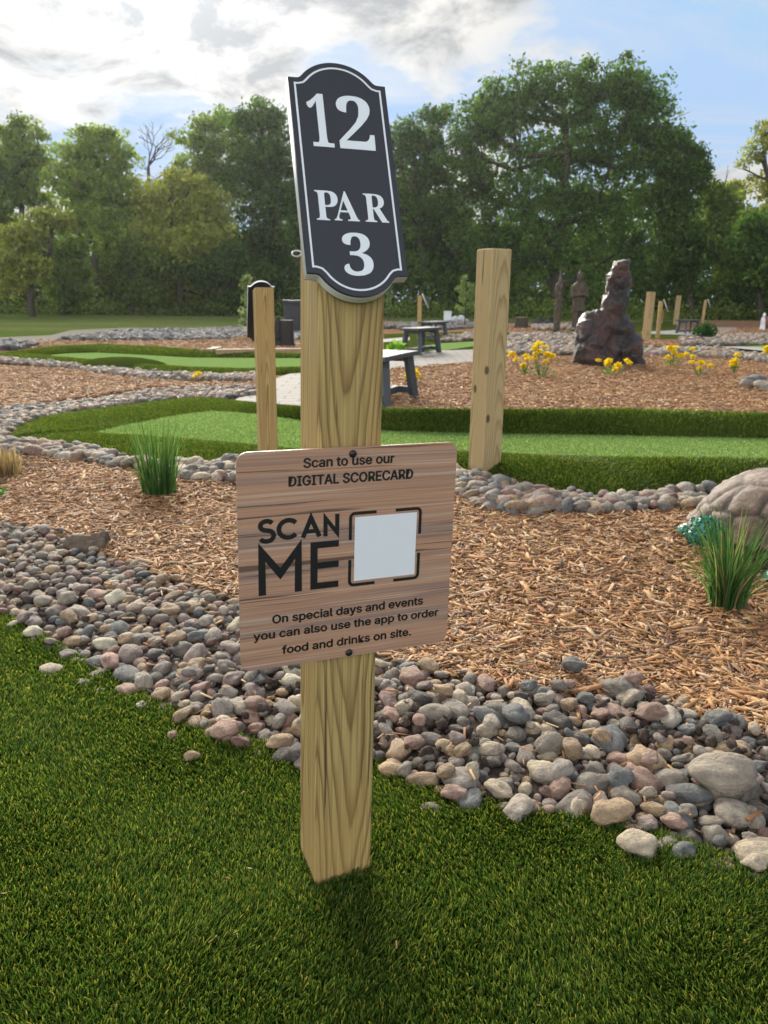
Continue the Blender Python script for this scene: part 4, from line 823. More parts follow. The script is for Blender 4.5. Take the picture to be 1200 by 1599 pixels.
# ------------------------------------------------------------------ rock sculpture
def S(px, py, d): return atY(px, py, d)
D = 11.35
def L3(x, y, dy=0.0): q = atY(x, y, D+dy); return Vector(q)
bm = bmesh.new(); u = D/FPX/.966
for x, y, rx, rz_, dy in [(924, 534, 27, 44, 0), (936, 520, 20, 34, .02), (916, 556, 20, 26, .02), (930, 562, 30, 26, -.02), (952, 550, 24, 40, .08), (970, 532, 20, 40, .05), (980, 552, 22, 34, .02), (986, 568, 18, 16, 0), (925, 578, 28, 12, -.05), (975, 580, 28, 11, -.03)]:
    ell(bm, L3(x, y, dy), (rx*u, min(.34, rx*u*1.1), rz_*u))
for a, b, ra, rb in [((959, 550), (961, 478), 22, 19), ((961, 485), (967, 428), 19, 18.5), ((967, 436), (970, 407), 13.5, 12.5)]:
    cone(bm, L3(*a, .06), L3(*b, .06), ra*u, rb*u, 10)
ell(bm, L3(952, 468, .03), (9*u, 9*u, 34*u), Matrix.Rotation(.22, 3, 'Y')); ell(bm, L3(978, 442, .05), (8*u, 9*u, 16*u)); ell(bm, L3(957, 435, .03), (7*u, 8*u, 26*u), Matrix.Rotation(.2, 3, 'Y'))
me = remeshed(bm, .022, 2, lambda c: .035*mnoise.noise(c*4)+.03*mnoise.noise(c*11)+.012*mnoise.noise(c*27))
tag(link('rock_sculpture', me, M['sculpt']), 'dark glossy lava rock sculpture with a leaning chimney standing on the wood chips', 'sculpture')
# ------------------------------------------------------------------ carved statues
def statue():
    bm = bmesh.new()
    cone(bm, (-.13, 0, 0), (-.10, 0, .85), .10, .12); cone(bm, (.13, 0, 0), (.10, 0, .85), .10, .12)
    ell(bm, (-.15, -.07, .05), (.10, .19, .07)); ell(bm, (.15, -.07, .05), (.10, .19, .07))
    cone(bm, (0, 0, .62), (0, 0, 1.05), .25, .22, 16, .75); cone(bm, (0, 0, .98), (0, 0, 1.45), .21, .25, 16, .68)
    ell(bm, (0, 0, 1.42), (.27, .16, .13)); cone(bm, (0, 0, 1.45), (0, -.01, 1.62), .085, .075)
    ell(bm, (0, -.02, 1.70), (.092, .112, .135)); ell(bm, (0, .03, 1.74), (.115, .115, .13)); ell(bm, (0, -.135, 1.69), (.018, .03, .035)); ell(bm, (0, -.115, 1.635), (.04, .02, .012))
    ell(bm, (-.035, -.112, 1.735), (.03, .018, .010)); ell(bm, (.035, -.112, 1.735), (.03, .018, .010))
    for s in (-1, 1):
        ell(bm, (s*.105, .02, 1.58), (.03, .04, .15)); ell(bm, (s*.09, 0, 1.70), (.018, .03, .035))
        cone(bm, (s*.27, .02, 1.42), (s*.31, -.02, 1.08), .085, .07); cone(bm, (s*.31, -.02, 1.10), (s*.07, -.22, 1.14), .07, .05); ell(bm, (s*.31, -.02, 1.09), (.075, .075, .075))
        ell(bm, (s*.05, -.235, 1.15), (.055, .035, .04))
        for f in range(4): cone(bm, (s*.05, -.255, 1.175-f*.018), (-s*.012, -.262, 1.17-f*.018), .0135, .010, 8)
    ell(bm, (0, .06, 1.86), (.045, .03, .12))
    cone(bm, (0, 0, .98), (0, 0, 1.03), .235, .235, 16, .8)
    cone(bm, (0, .16, 0), (0, .12, 1.0), .08, .10)
    return remeshed(bm, .016, 1, lambda c: .008*mnoise.noise(c*16))
p = at(901, 517); me = statue()
r = link('carved_statue', me, M['carved']); r.location = (p[0], p[1], .01); r.rotation_euler = (0, 0, R(12)); r.scale = (.80, .86, .95)
tag(r, 'carved wooden figure with hands folded at the waist standing behind the rock sculpture', 'statue')
bm = bmesh.new(); cone(bm, (0, 0, 0), (.02, 0, 1.0), .13, .15, 12); ell(bm, (.02, 0, 1.08), (.13, .12, .30)); ell(bm, (.06, -.06, 1.33), (.10, .10, .18)); cone(bm, (.02, 0, 1.2), (.05, 0, 1.9), .12, .02, 10); ell(bm, (-.10, 0, 1.2), (.07, .10, .22)); ell(bm, (.03, -.10, 1.5), (.05, .06, .07)); cone(bm, (.03, -.14, 1.5), (.03, -.22, 1.46), .03, .01, 8)
me = remeshed(bm, .02, 1, lambda c: .02*mnoise.noise(c*9)); p = at(869, 519)
o = link('carved_pole', me, M['carved']); o.scale = (.72, .8, .98); o.location = (p[0], p[1], .01); tag(o, 'slim carved wooden pole with a pointed tip beside the standing carved figure', 'statue')
# ------------------------------------------------------------------ tortoise
tb = at(1250, 868); tr = empty('tortoise_sculpture', (tb[0], tb[1], 0), R(8))
V, F = I3; bm = bmesh.new(); bmesh.ops.create_icosphere(bm, subdivisions=6, radius=1.0); bm.verts.ensure_lookup_table()
V = np.array([v.co[:] for v in bm.verts]); F = np.array([[v.index for v in f.verts] for f in bm.faces]); bm.free()
sc_pts = [(0, 0, 1), (-.42, 0, .86), (.42, 0, .86), (-.78, 0, .55), (.78, 0, .55)]+[(math.cos(a)*.72, math.sin(a)*.78, .55) for a in np.radians([12, 50, 90, 130, 168, 192, 230, 270, 310, 348])]+[(math.cos(a), math.sin(a), .12) for a in np.radians(np.arange(0, 360, 20)+9)]
SPn = np.array(sc_pts); SPn /= np.linalg.norm(SPn, axis=1)[:, None]
dst = np.sort(np.arccos(np.clip(V@SPn.T, -1, 1)), 1); gap = dst[:, 1]-dst[:, 0]; gr = np.exp(-(gap/.045)**2); cush = np.clip(gap/.25, 0, 1)
rad = 1+.018*cush**.5-.022*gr+.008*np.sin(gap*60)*cush+.012*vnoise(V, 9)
V2 = V*rad[:, None]*np.array([.375, .30, .215]); V2[:, 2] = np.where(V2[:, 2] < 0, V2[:, 2]*.18, V2[:, 2]); V2[:, 2] += .105
rim = np.clip(1-np.abs(V[:, 2])/.16, 0, 1); V2[:, :2] *= (1+.07*rim)[:, None]
me = np_mesh('shell', V2, F, True, None, {'groove': gr+.35*rim*gr}); link('shell', me, M['shell'], tr)
bm = bmesh.new(); ell(bm, (-.02, 0, .09), (.30, .22, .075)); bm_obj('underside', bm, M['skin'], tr, True)
bm = bmesh.new(); cone(bm, (-.28, -.04, .10), (-.40, -.06, .12), .05, .042); ell(bm, (-.415, -.065, .125), (.050, .046, .048)); ell(bm, (-.452, -.07, .112), (.026, .030, .026)); ell(bm, (-.425, -.108, .145), (.013, .012, .013)); ell(bm, (-.425, -.02, .145), (.013, .012, .013))
hm = remeshed(bm, .009, 1); hd = link('head', hm, M['mosaic'], tr)
hv = np.array([v.co[:] for v in hm.vertices]); hv = hv[hv[:, 0] < -.35]; g = np.random.default_rng(4); k = g.integers(len(hv), size=420)
sh = instances(CHIPV, CHIPF, hv[k]+g.normal(0, .002, (420, 3)), np.stack([g.uniform(.007, .016, 420), g.uniform(.005, .011, 420), g.uniform(.003, .006, 420)], 1), rot_mats(g.uniform(0, 6.28, 420), g.uniform(0, 6.28, 420), g.uniform(0, 6.28, 420)), 'glass_shards', M['mosaic'], np.ones((420, 3)), False); sh.parent = hd
for x, y in ((-.20, -.22), (.22, -.22), (-.20, .22), (.22, .22)):
    bm = bmesh.new(); cone(bm, (x, y*.8, .10), (x*1.12, y*1.15, .03), .062, .058); ell(bm, (x*1.15, y*1.18, .025), (.075, .06, .032))
    lg = link('leg', remeshed(bm, .010, 2), M['skin'], tr)
    bm = bmesh.new(); ell(bm, (x*1.15-.055, y*1.22-.01, .028), (.040, .05, .028), None, 3); bm_obj('mosaic_foot', bm, M['mosaic'], lg, True)
tag(tr, 'brown tortoise sculpture with scaled shell and teal mosaic head at the right edge', 'sculpture')
# ------------------------------------------------------------------ plants
LEAFC = {'grass': np.array([(.045, .115, .03), (.075, .165, .045), (.13, .23, .07), (.32, .28, .13)]), 'dead': np.array([(.34, .25, .13), (.46, .36, .2), (.22, .15, .08), (.4, .3, .16)])}
def clump(name, base, h, n, rad, spread, wd, kind, label, cat, dead=.06, seed=1):
    g = np.random.default_rng(seed); a = g.uniform(0, 6.28, n); rr = rad*np.sqrt(g.random(n)); hh = h*(.35+.7*g.random(n)**.8); out = spread*g.uniform(.15, 1, n)*(.4+.6*rr/rad)
    root = np.stack([rr*np.cos(a), rr*np.sin(a), 0*a], 1); a2 = a+g.normal(0, .5, n); dr = np.stack([np.cos(a2), np.sin(a2), 0*a2], 1); K = 6; Vs = []
    ww = wd*g.uniform(.6, 1.1, n); fa = g.uniform(0, 6.28, n); sd_ = np.stack([np.cos(fa), np.sin(fa), 0*fa], 1)
    for k in range(K):
        t = k/(K-1); c = root+dr*(out*t**1.9)[:, None]; c[:, 2] += hh*(t-.18*t*t*out/h); w2 = (ww*(1-t**2.5)*.5+.0004)[:, None]
        Vs += [c-sd_*w2, c+sd_*w2]
    V = np.stack(Vs, 1); b = np.arange(n)[:, None]*2*K; F = np.concatenate([b+np.array([2*k, 2*k+1, 2*k+3, 2*k+2]) for k in range(K-1)])
    pal = LEAFC[kind]; pr_ = [.3, .36, .34-dead, dead] if kind == 'grass' else [.3, .3, .2, .2]
    c = pal[g.choice(4, n, p=pr_)]*g.uniform(.8, 1.2, (n, 1))
    o = link(name, np_mesh(name, V.reshape(-1, 3), F, False, np.repeat(c, 2*K, 0)), M['leaf']); o.location = base
    return tag(o, label, cat)
p = at(1133, 955); clump('ornamental_grass', (p[0], p[1], .015), .30, 230, .050, .17, .0047, 'grass', 'fresh green ornamental grass clump in front of the tortoise', 'grass clump', .07, 3)
p = at(250, 776); clump('ornamental_grass', (p[0], p[1], .015), .35, 210, .075, .11, .0056, 'grass', 'upright green ornamental grass clump in the wood chips at left', 'grass clump', .03, 4)
p = at(2, 745); clump('dry_grass', (p[0], p[1], .01), .15, 260, .10, .03, .006, 'dead', 'cut back dry straw coloured grass stub at the left edge', 'grass clump', seed=5)
def small_leaves(name, base, n, r, hz, ls, pal, label, cat, seed=1, parent=None, m=None):
    g = np.random.default_rng(seed); d = g.normal(0, 1, (n, 3)); d /= np.linalg.norm(d, axis=1)[:, None]; pos = d*g.random((n, 1))**.4*np.array([r, r, hz*.5])+np.array([0, 0, hz*.5])
    rm = rot_mats(g.normal(0, .9, n), g.normal(0, .9, n), g.uniform(0, 6.28, n)); s = ls*g.uniform(.6, 1.2, n)
    BV = np.array([(-1, 0, 0), (0, -.38, .05), (1, 0, -.1), (0, .38, .05)]); BF = np.array([(0, 1, 2, 3)])
    c = np.array(pal)[g.integers(len(pal), size=n)]*g.uniform(.75, 1.25, (n, 1))
    o = instances(BV, BF, pos, np.stack([s, s, s], 1), rm, name, m or M['leaf'], c, False)
    if parent: o.parent = parent
    else: o.location = base
    return tag(o, label, cat)
YEL = [(.88, .70, .02), (.92, .78, .05), (.85, .58, .01)]
def flowers(px, py, n, hpx, wpx, label, seed, green=1.0):
    p = at(px, py); g = np.random.default_rng(seed); d = (p-CAM)@_f/FPX; r = empty('yellow_flowers', (p[0], p[1], .01)); st = MB(); bl = []
    small_leaves('leaves', None, int(60*green), wpx*d*.45, hpx*d*.45, 3.0*d, [(.10, .22, .04), (.16, .30, .06)], None, None, seed, r)
    for k in range(n):
        x, y = g.normal(0, wpx*d*.36), g.normal(0, .07); z = hpx*d*g.uniform(.35, 1.0); st.tube([(x*.3, y*.3, 0), (x*.8, y, z*.6), (x, y, z)], [.004, .003, .003], 5); bl.append((x, y, z))
    st.build('stems', M['stalk'], r)
    for x, y, z in bl:
        m_ = 26; a = g.uniform(0, 6.28, m_); t = g.uniform(-.3, 1.0, m_); R0 = 5.8*d*g.uniform(.8, 1.2)
        pos = np.stack([np.cos(a)*np.sqrt(1-np.minimum(t*t, 1))*R0*.6, np.sin(a)*np.sqrt(1-np.minimum(t*t, 1))*R0*.6, t*R0*.5], 1)+np.array([x, y, z]); s = np.full(m_, R0*.62)
        BV = np.array([(-1, 0, 0), (0, -.5, .1), (1, 0, -.05), (0, .5, .1)])
        o = instances(BV, np.array([(0, 1, 2, 3)]), pos, np.stack([s, s, s], 1), rot_mats(g.normal(0, .7, m_), g.normal(0, .7, m_), a), 'blossom', M['leaf'], np.array(YEL)[g.integers(3, size=m_)], False); o.parent = r
    tag(r, label, 'flowers', 'yellow flower plants in the wood chips')
flowers(846, 590, 15, 50, 52, 'largest bunch of yellow flowers, left of the rock sculpture', 1)
flowers(820, 586, 4, 26, 14, 'small yellow flower plant left of the largest bunch', 2, .5)
flowers(951, 588, 8, 28, 26, 'yellow flowers at the foot of the rock sculpture', 3, .6)
flowers(1050, 573, 9, 28, 28, 'yellow flowers right of the rock sculpture beside the pebbles', 4, .6)
flowers(1094, 588, 6, 30, 26, 'sparse tall yellow flowers between two other yellow plants', 5, .5)
flowers(1147, 582, 5, 26, 14, 'yellow flower plant near the pile of three stones', 6, .6)
flowers(1200, 560, 4, 16, 14, 'yellow blossoms cut by the right edge of the view', 7, .5)
flowers(645, 602, 7, 24, 16, 'yellow flowers beside the nearest bench', 8, .5)
flowers(307, 600, 2, 14, 6, 'single orange-yellow flower among far left pebbles', 9, .3)
p = at(619, 558); small_leaves('lime_plant', (p[0], p[1], .01), 140, .16, .22, .09, [(.22, .42, .05), (.30, .52, .08)], 'bright lime green leafy plant beside the whole bench', 'plant', 4)
p = at(1100, 531); small_leaves('low_shrub', (p[0], p[1], .01), 500, .30, .42, .06, [(.03, .09, .02), (.05, .13, .03)], 'small dark green shrub in front of the far right bench', 'shrub', 5)
p = at(-4, 785); small_leaves('leafy_seedling', (p[0], p[1], .01), 26, .04, .06, .02, [(.06, .24, .05), (.04, .16, .04)], 'tiny bright green seedling at the left edge on the wood chips', 'plant', 6)
p = at(1212, 500); small_leaves('corner_shrub', (p[0], p[1], .01), 700, .45, 1.1, .09, [(.06, .12, .05), (.1, .16, .07)], 'grey-green shrub poking in at the far right edge', 'shrub', 7)
def sapling(px, py, hpx, wpx, label, pal, n, seed, cat='young tree'):
    p = at(px, py); d = (p-CAM)@_f/FPX; h = hpx*d; r = empty('sapling', (p[0], p[1], 0)); st = MB(); g = np.random.default_rng(seed)
    st.tube([(0, 0, 0), (.01, 0, h*.5), (0, 0, h)], [.025, .018, .006], 7)
    tips = []
    for k in range(26):
        z = h*g.uniform(.22, .98); a = g.uniform(0, 6.28); l = wpx*d*.55*(1.12-z/h)*g.uniform(.6, 1.2)+.03; e = (l*math.cos(a), l*math.sin(a), z+l*.45); st.tube([(0, 0, z), e], [.008, .003], 5); tips.append(((0, 0, z), e))
    st.build('trunk', M['bark'], r)
    T = np.array(tips); i = g.integers(len(T), size=n); t = g.uniform(.2, 1.1, n)[:, None]; pos = T[i, 0]*(1-t)+T[i, 1]*t+g.normal(0, .04, (n, 3))
    s = np.full(n, .055)*g.uniform(.6, 1.3, n); BV = np.array([(-1, 0, 0), (0, -.35, .05), (1, 0, -.1), (0, .35, .05)])
    o = instances(BV, np.array([(0, 1, 2, 3)]), pos, np.stack([s, s, s], 1), rot_mats(g.normal(0, .8, n), g.normal(0, .8, n), g.uniform(0, 6.28, n)), 'crown', M['leaf'], np.array(pal)[g.integers(len(pal), size=n)]*g.uniform(.8, 1.2, (n, 1)), False); o.parent = r
    bm = bmesh.new(); ell(bm, (0, 0, 0), (.38, .38, .10)); bm_obj('mulch_ring', bm, M['mulch'], r, True)
    tag(r, label, cat)
sapling(388, 532, 98, 18, 'slim young pine sapling left of the sign post seen from behind', [(.22, .30, .12), (.28, .34, .15)], 560, 1)
sapling(726, 512, 84, 34, 'young feathery tree between the benches and the tall square post', [(.26, .36, .12), (.20, .30, .10)], 1000, 2)
sapling(607, 505, 60, 14, 'thin sapling just right of the main sign post', [(.18, .28, .10), (.14, .22, .08)], 240, 3)
# ------------------------------------------------------------------ small things
def stump(px, py, hpx, wpx, label, m, tilt=0):
    p = at(px, py); d = (p-CAM)@_f/FPX; h, r_ = hpx*d, wpx*d/2; r = empty('tree_stump', (p[0], p[1], 0)); n = 20; V = []; g = np.random.default_rng(px)
    th = np.linspace(0, 2*np.pi, n, endpoint=False); wob = 1+.07*np.sin(3*th+px)+g.normal(0, .03, n)
    for z, k in ((0, 1.12), (h*.3, 1.0), (h*.7, .97), (h, .96)): V += [(r_*k*w_*math.cos(t), r_*k*w_*math.sin(t), z) for t, w_ in zip(th, wob)]
    F = [(i*n+k, i*n+(k+1) % n, (i+1)*n+(k+1) % n, (i+1)*n+k) for i in range(3) for k in range(n)]
    link('trunk', np_mesh('trunk', np.array(V), np.array(F), True), m, r)
    bm = bmesh.new(); bm.faces.new([bm.verts.new((x*.995, y*.995, z+.001)) for x, y, z in V[-n:]]); bm_obj('cut_face', bm, M['cut'], r)
    return tag(r, label, 'stump')
stump(449, 541, 40, 21, 'charred tree stump with a pale cut top beside the black bin', M['char'])
stump(814, 513, 17, 21, 'broad tree stump with a pale cut top behind the yellow flowers', M['bark'])
p = at(433, 541); bm = bmesh.new(); ell(bm, (0, 0, .18), (.10, .10, .24)); ell(bm, (.03, 0, .42), (.07, .07, .14)); ell(bm, (.03, .0, .05), (.14, .12, .08))
o = link('charred_log', remeshed(bm, .02, 2, lambda c: .03*mnoise.noise(c*8)), M['char']); o.location = (p[0], p[1], 0); tag(o, 'black charred log standing between the rear sign post and the stump', 'log')
p = at(459, 521); r = empty('trash_bin', (p[0], p[1], 0), R(8)); box_obj('body', (0, 0, .40), (.50, .50, .80), M['bin'], r, .03); box_obj('lid', (0, 0, .83), (.54, .54, .07), M['bin'], r, .025); box_obj('handle', (0, -.285, .80), (.36, .03, .04), M['bin'], r, .008)
tag(r, 'black square litter bin with a lid left of the main sign post', 'litter bin')
p = at(699, 501); r = empty('utility_pedestal', (p[0], p[1], 0)); box_obj('body', (0, 0, .20), (.34, .30, .40), M['white'], r, .03); box_obj('cap', (0, 0, .41), (.38, .34, .05), M['white'], r, .02)
tag(r, 'small white box on the far gravel beside the young feathery tree', 'box')
bm = bmesh.new(); [ell(bm, (x, y, z), (a_, b_, c_)) for x, y, z, a_, b_, c_ in ((0, 0, .1, .26, .2, .14), (.22, .05, .14, .2, .18, .16), (-.1, -.1, .18, .14, .12, .1), (.35, .0, .08, .18, .14, .1))]
p = at(713, 504); o = link('white_rock', remeshed(bm, .03, 1, lambda c: .05*mnoise.noise(c*6)), plain('white_stone', (.5, .5, .48), .8, 0, .25, 8)); o.location = (p[0], p[1], 0); tag(o, 'pale lumpy rock on the far gravel right of the white box', 'rock')
p = at(862, 508); bm = bmesh.new(); ell(bm, (0, 0, .08), (.5, .2, .1)); ell(bm, (.25, 0, .18), (.1, .08, .16)); ell(bm, (-.2, 0, .15), (.16, .1, .12))
o = link('driftwood', remeshed(bm, .03, 1, lambda c: .06*mnoise.noise(c*5)), M['char']); o.location = (p[0]-.2, p[1]+.4, .0); tag(o, 'low dark driftwood on the gravel beside the carved pole', 'log')
p = at(1190, 516); bm = bmesh.new(); cone(bm, (0, 0, 0), (.02, 0, .30), .10, .06); ell(bm, (0, 0, .30), (.07, .09, .16)); ell(bm, (.0, -.04, .50), (.05, .06, .09)); cone(bm, (0, -.08, .5), (0, -.17, .48), .02, .005, 8)
o = link('bird_figure', remeshed(bm, .014, 1), M['white']); o.location = (p[0], p[1], 0); tag(o, 'small white bird-like figure far off at the right edge', 'statue')
p = at(1204, 514); bm = bmesh.new(); ell(bm, (0, 0, .24), (.36, .24, .22)); ell(bm, (.2, 0, .16), (.3, .22, .2)); o = link('red_rock', remeshed(bm, .03, 1, lambda c: .04*mnoise.noise(c*6)), M['carved_red']); o.location = (p[0], p[1], 0); tag(o, 'reddish brown lump beside the white bird-like figure', 'rock')
# log piece half sunk in the chips at left
p = at(137, 866); bm = bmesh.new(); cone(bm, (-.07, 0, .02), (.07, .01, .025), .034, .038, 14); ell(bm, (.0, -.01, .012), (.075, .035, .026))
o = link('bark_chunk', remeshed(bm, .005, 1, lambda c: .011*mnoise.noise(c*38)+.006*mnoise.noise(c*90)), plain('grey_bark', (.12, .088, .06), .95, 0, .6, 60)); o.location = (p[0], p[1], .012); tag(o, 'rough brown bark chunk at the left border of wood chips and pebbles', 'wood chunk')
# ------------------------------------------------------------------ trees
G_DK = np.array([(.054, .110, .020), (.080, .150, .028), (.115, .195, .038)])
G_MD = np.array([(.17, .25, .05), (.22, .30, .065), (.26, .335, .075)])
G_YL = np.array([(.33, .36, .075), (.40, .40, .095), (.28, .33, .07)])
LV = np.array([(-1, 0, 0), (0, -.55, .12), (1, 0, -.12), (0, .55, .12)]); LF = np.array([(0, 1, 2, 3)])
def tree(name, px0, py0, Y, trunk, lobes, pal, n, label, cat='tree', ls=.13, tr=.22, seed=1, csig=.30, limbs=True, shell=.5):
    """trunk: photo points of the stem; lobes: (x, y, rx, rz) of the crown in photo pixels, all set out at distance Y"""
    g = np.random.default_rng(seed); base = atY(px0, py0, Y); base[2] = 0; root = empty(name, tuple(base)); u = Y/FPX/.966
    P = [np.array([0, 0, -.2])]+[atY(x, y, Y+g.uniform(-.4, .4))-base for x, y in trunk]
    Lc = np.array([atY(x, y, Y+g.uniform(-1, 1)*rx*u*.55)-base for x, y, rx, rz_ in lobes]); Lr = np.array([(rx*u, rx*u*.9, rz_*u) for x, y, rx, rz_ in lobes])
    tb = MB(); rr = np.linspace(tr, tr*.45, len(P)); tb.tube(P, rr, 8)
    if limbs:
        for c, r_ in zip(Lc, Lr):
            cand = [q for q in P[1:] if q[2] < c[2]] or [P[1]]
            s = cand[-1] if g.random() < .6 else cand[g.integers(len(cand))]; mid = s*.5+c*.5+g.normal(0, .3, 3)+np.array([0, 0, .12*np.linalg.norm(c-s)])*(-1); k = tr*g.uniform(.3, .48)
            tb.tube([s, mid, c, c+g.normal(0, .5, 3)*r_*.8+np.array([0, 0, r_[2]*.6])], [k, k*.75, k*.45, k*.15], 6)
            for _ in range(3):
                e = c+g.normal(0, .55, 3)*r_; tb.tube([mid*.4+c*.6, e], [k*.35, k*.08], 5)
    tb.build('trunk', M['bark'], root)
    if n:
        wt = (Lr[:, 0]*Lr[:, 2]); wt /= wt.sum(); nc = max(12, n//60); li = g.choice(len(Lc), nc, p=wt); d = g.normal(0, 1, (nc, 3)); d /= np.linalg.norm(d, axis=1)[:, None]
        cc = Lc[li]+d*(g.random((nc, 1))**shell)*Lr[li]; cs = csig*g.uniform(.6, 1.5, nc); ci = g.integers(nc, size=n)
        pos = cc[ci]+np.clip(g.normal(0, 1, (n, 3)), -1.7, 1.7)*cs[ci][:, None]*np.array([1.15, 1.15, .75]); pos[:, 2] = np.maximum(pos[:, 2], .15)
        s = ls*g.uniform(.6, 1.35, n); hue = g.uniform(.70, 1.32, (nc, 1))[ci]
        c = pal[g.integers(len(pal), size=n)]*hue*g.uniform(.85, 1.15, (n, 1))
        o = instances(LV, LF, pos, np.stack([s, s, s], 1), rot_mats(g.normal(0, .8, n), g.normal(0, .8, n), g.uniform(0, 6.28, n)), 'crown', M['leaf'], c, False); o.parent = root
    return tag(root, label, cat)
def crown(x0, y0, x1, y1, k, seed, taper=.25):
    """k lobes that fill an egg-shaped box of the picture"""
    g = np.random.default_rng(seed); out = []; cx, cy, w_, h_ = (x0+x1)/2, (y0+y1)/2, (x1-x0)/2, (y1-y0)/2
    for i in range(k):
        a = g.uniform(0, 6.28); r_ = math.sqrt(g.random())*.80; y = cy+h_*r_*math.sin(a); wx = 1-taper*max(0, (cy-y)/h_); out.append((cx+w_*wx*r_*math.cos(a), y, w_*g.uniform(.22, .40), h_*g.uniform(.16, .28)))
    out.append((cx+g.uniform(-.2, .2)*w_, y0+h_*.2, w_*.26, h_*.2)); return out
# the tall broad tree and its neighbours on the right
tree('broad_tree', 872, 494, 47, [(870, 450), (868, 400), (872, 350), (880, 300), (885, 240), (882, 190)], [(745, 195, 44, 36), (722, 235, 38, 36), (770, 160, 40, 32), (800, 190, 50, 44), (828, 138, 38, 32), (872, 150, 42, 40), (915, 150, 44, 42), (955, 125, 44, 32), (990, 150, 44, 40), (1020, 195, 40, 40), (1000, 240, 54, 44), (940, 215, 58, 50), (870, 235, 60, 52), (790, 260, 60, 50), (740, 300, 48, 46), (820, 330, 60, 46), (900, 320, 62, 50), (970, 310, 62, 50), (1050, 240, 34, 30), (930, 390, 70, 44), (830, 400, 70, 44), (760, 380, 56, 50), (985, 380, 50, 44)], G_DK*1.25, 60000, 'tallest broad dark green tree rising behind the tall square post', seed=11, tr=.42, csig=.27, ls=.12)
tree('airy_tree', 660, 494, 49, [(662, 430), (656, 360), (650, 300), (648, 240)], [(640, 205, 26, 26), (622, 240, 22, 30), (665, 220, 30, 30), (690, 180, 22, 18), (650, 270, 34, 34), (690, 265, 28, 34), (630, 320, 30, 34), (672, 330, 36, 36), (700, 330, 26, 30)], G_DK*1.1, 12500, 'airy tree with sky gaps between the number board and the broad tree', seed=12, csig=.26)
tree('leafy_tree', 1080, 494, 46, [(1078, 440), (1074, 380), (1070, 320), (1066, 270)], crown(1012, 205, 1112, 470, 14, 13), G_DK*1.1, 15000, 'mid height tree stepping down right of the broad tree', seed=13, csig=.28)
tree('airy_tree', 1150, 494, 48, [(1148, 440), (1138, 390), (1128, 340), (1122, 290)], crown(1085, 265, 1175, 470, 12, 14), G_MD, 11000, 'small many-stemmed tree with light gaps near the right edge', seed=14, csig=.26)
tree('pale_tree', 1230, 494, 50, [(1222, 420), (1210, 340), (1200, 280), (1192, 235)], [(1180, 240, 26, 18), (1160, 262, 20, 14), (1200, 220, 24, 22), (1225, 200, 30, 26), (1240, 250, 36, 30), (1190, 290, 30, 20), (1150, 300, 18, 14), (1230, 320, 40, 36), (1170, 345, 34, 26)], G_YL*.9, 7000, 'thin pale green tree half cut by the right edge', seed=15, csig=.22)
tree('leafy_tree', 1190, 494, 44, [(1188, 450), (1185, 400)], crown(1105, 330, 1290, 492, 13, 16), G_DK*1.25, 14000, 'low rounded tree at the right edge below the pale one', seed=16, csig=.26)
# behind the sign
tree('dark_tree', 430, 496, 48, [(428, 430), (424, 350), (416, 280), (408, 220)], [(400, 178, 30, 20), (375, 195, 24, 18), (425, 195, 26, 22), (405, 225, 40, 26), (440, 250, 34, 34), (400, 280, 44, 34), (430, 330, 50, 40), (395, 370, 44, 40), (450, 390, 50, 44), (410, 430, 50, 40), (470, 300, 40, 44)], G_DK, 22000, 'dark tall tree immediately left of the number board', seed=21, csig=.30)
tree('dark_tree', 560, 496, 50, [(560, 430), (556, 350), (552, 280)], crown(480, 215, 640, 480, 16, 22), G_DK*.95, 20000, 'dark tree mostly hidden behind the number board', seed=22, csig=.30)
tree('dark_tree', 700, 496, 52, [(700, 430), (702, 380)], crown(610, 330, 770, 490, 12, 23), G_DK, 15000, 'low dark tree between main sign post and tall square post', seed=23, csig=.30)
# left row
tree('airy_tree', 322, 496, 52, [(325, 420), (322, 340), (318, 270), (322, 220)], [(318, 195, 22, 14), (345, 190, 22, 16), (300, 220, 24, 18), (335, 225, 30, 20), (365, 230, 24, 24), (310, 260, 36, 24), (350, 270, 36, 26), (385, 235, 20, 22), (330, 310, 44, 34)], G_MD*1.15, 10000, 'tall airy tree with scattered sky gaps left of the dark one', seed=31, csig=.22, shell=.4)
tree('yellow_green_tree', 285, 498, 45, [(282, 450), (276, 400), (268, 350), (262, 320)], [(262, 295, 40, 24), (300, 290, 36, 20), (235, 320, 28, 26), (330, 325, 30, 26), (285, 335, 50, 34), (250, 365, 40, 30), (330, 370, 36, 30), (292, 390, 50, 30), (240, 410, 40, 26), (300, 440, 50, 34)], G_YL*1.05, 19000, 'broad yellow-green tree in the middle of the left row', seed=32, csig=.30)
tree('leaning_tree', 160, 498, 46, [(152, 430), (148, 380), (136, 335), (126, 300), (124, 255)], [(140, 215, 22, 12), (165, 222, 28, 16), (115, 245, 26, 16), (150, 250, 34, 22), (190, 245, 22, 20), (105, 285, 28, 22), (140, 295, 38, 28), (180, 295, 32, 28), (205, 330, 24, 24), (160, 345, 42, 32), (115, 340, 30, 26), (190, 390, 40, 34)], G_MD*1.2, 17000, 'bright green tree with a dark trunk leaning left, behind the little crooked tree', seed=33, csig=.25, shell=.4)
tree('tall_airy_tree', 36, 498, 48, [(34, 430), (33, 370), (35, 310), (37, 250), (38, 210)], [(38, 198, 16, 12), (20, 215, 16, 14), (58, 215, 14, 16), (35, 235, 26, 18), (65, 250, 14, 16), (15, 255, 20, 18), (45, 270, 30, 22), (20, 300, 28, 22), (60, 310, 24, 22), (0, 280, 22, 26)], G_MD*1.1, 9000, 'tall slender tree with straight trunk near the left edge', seed=34, csig=.22, shell=.4)
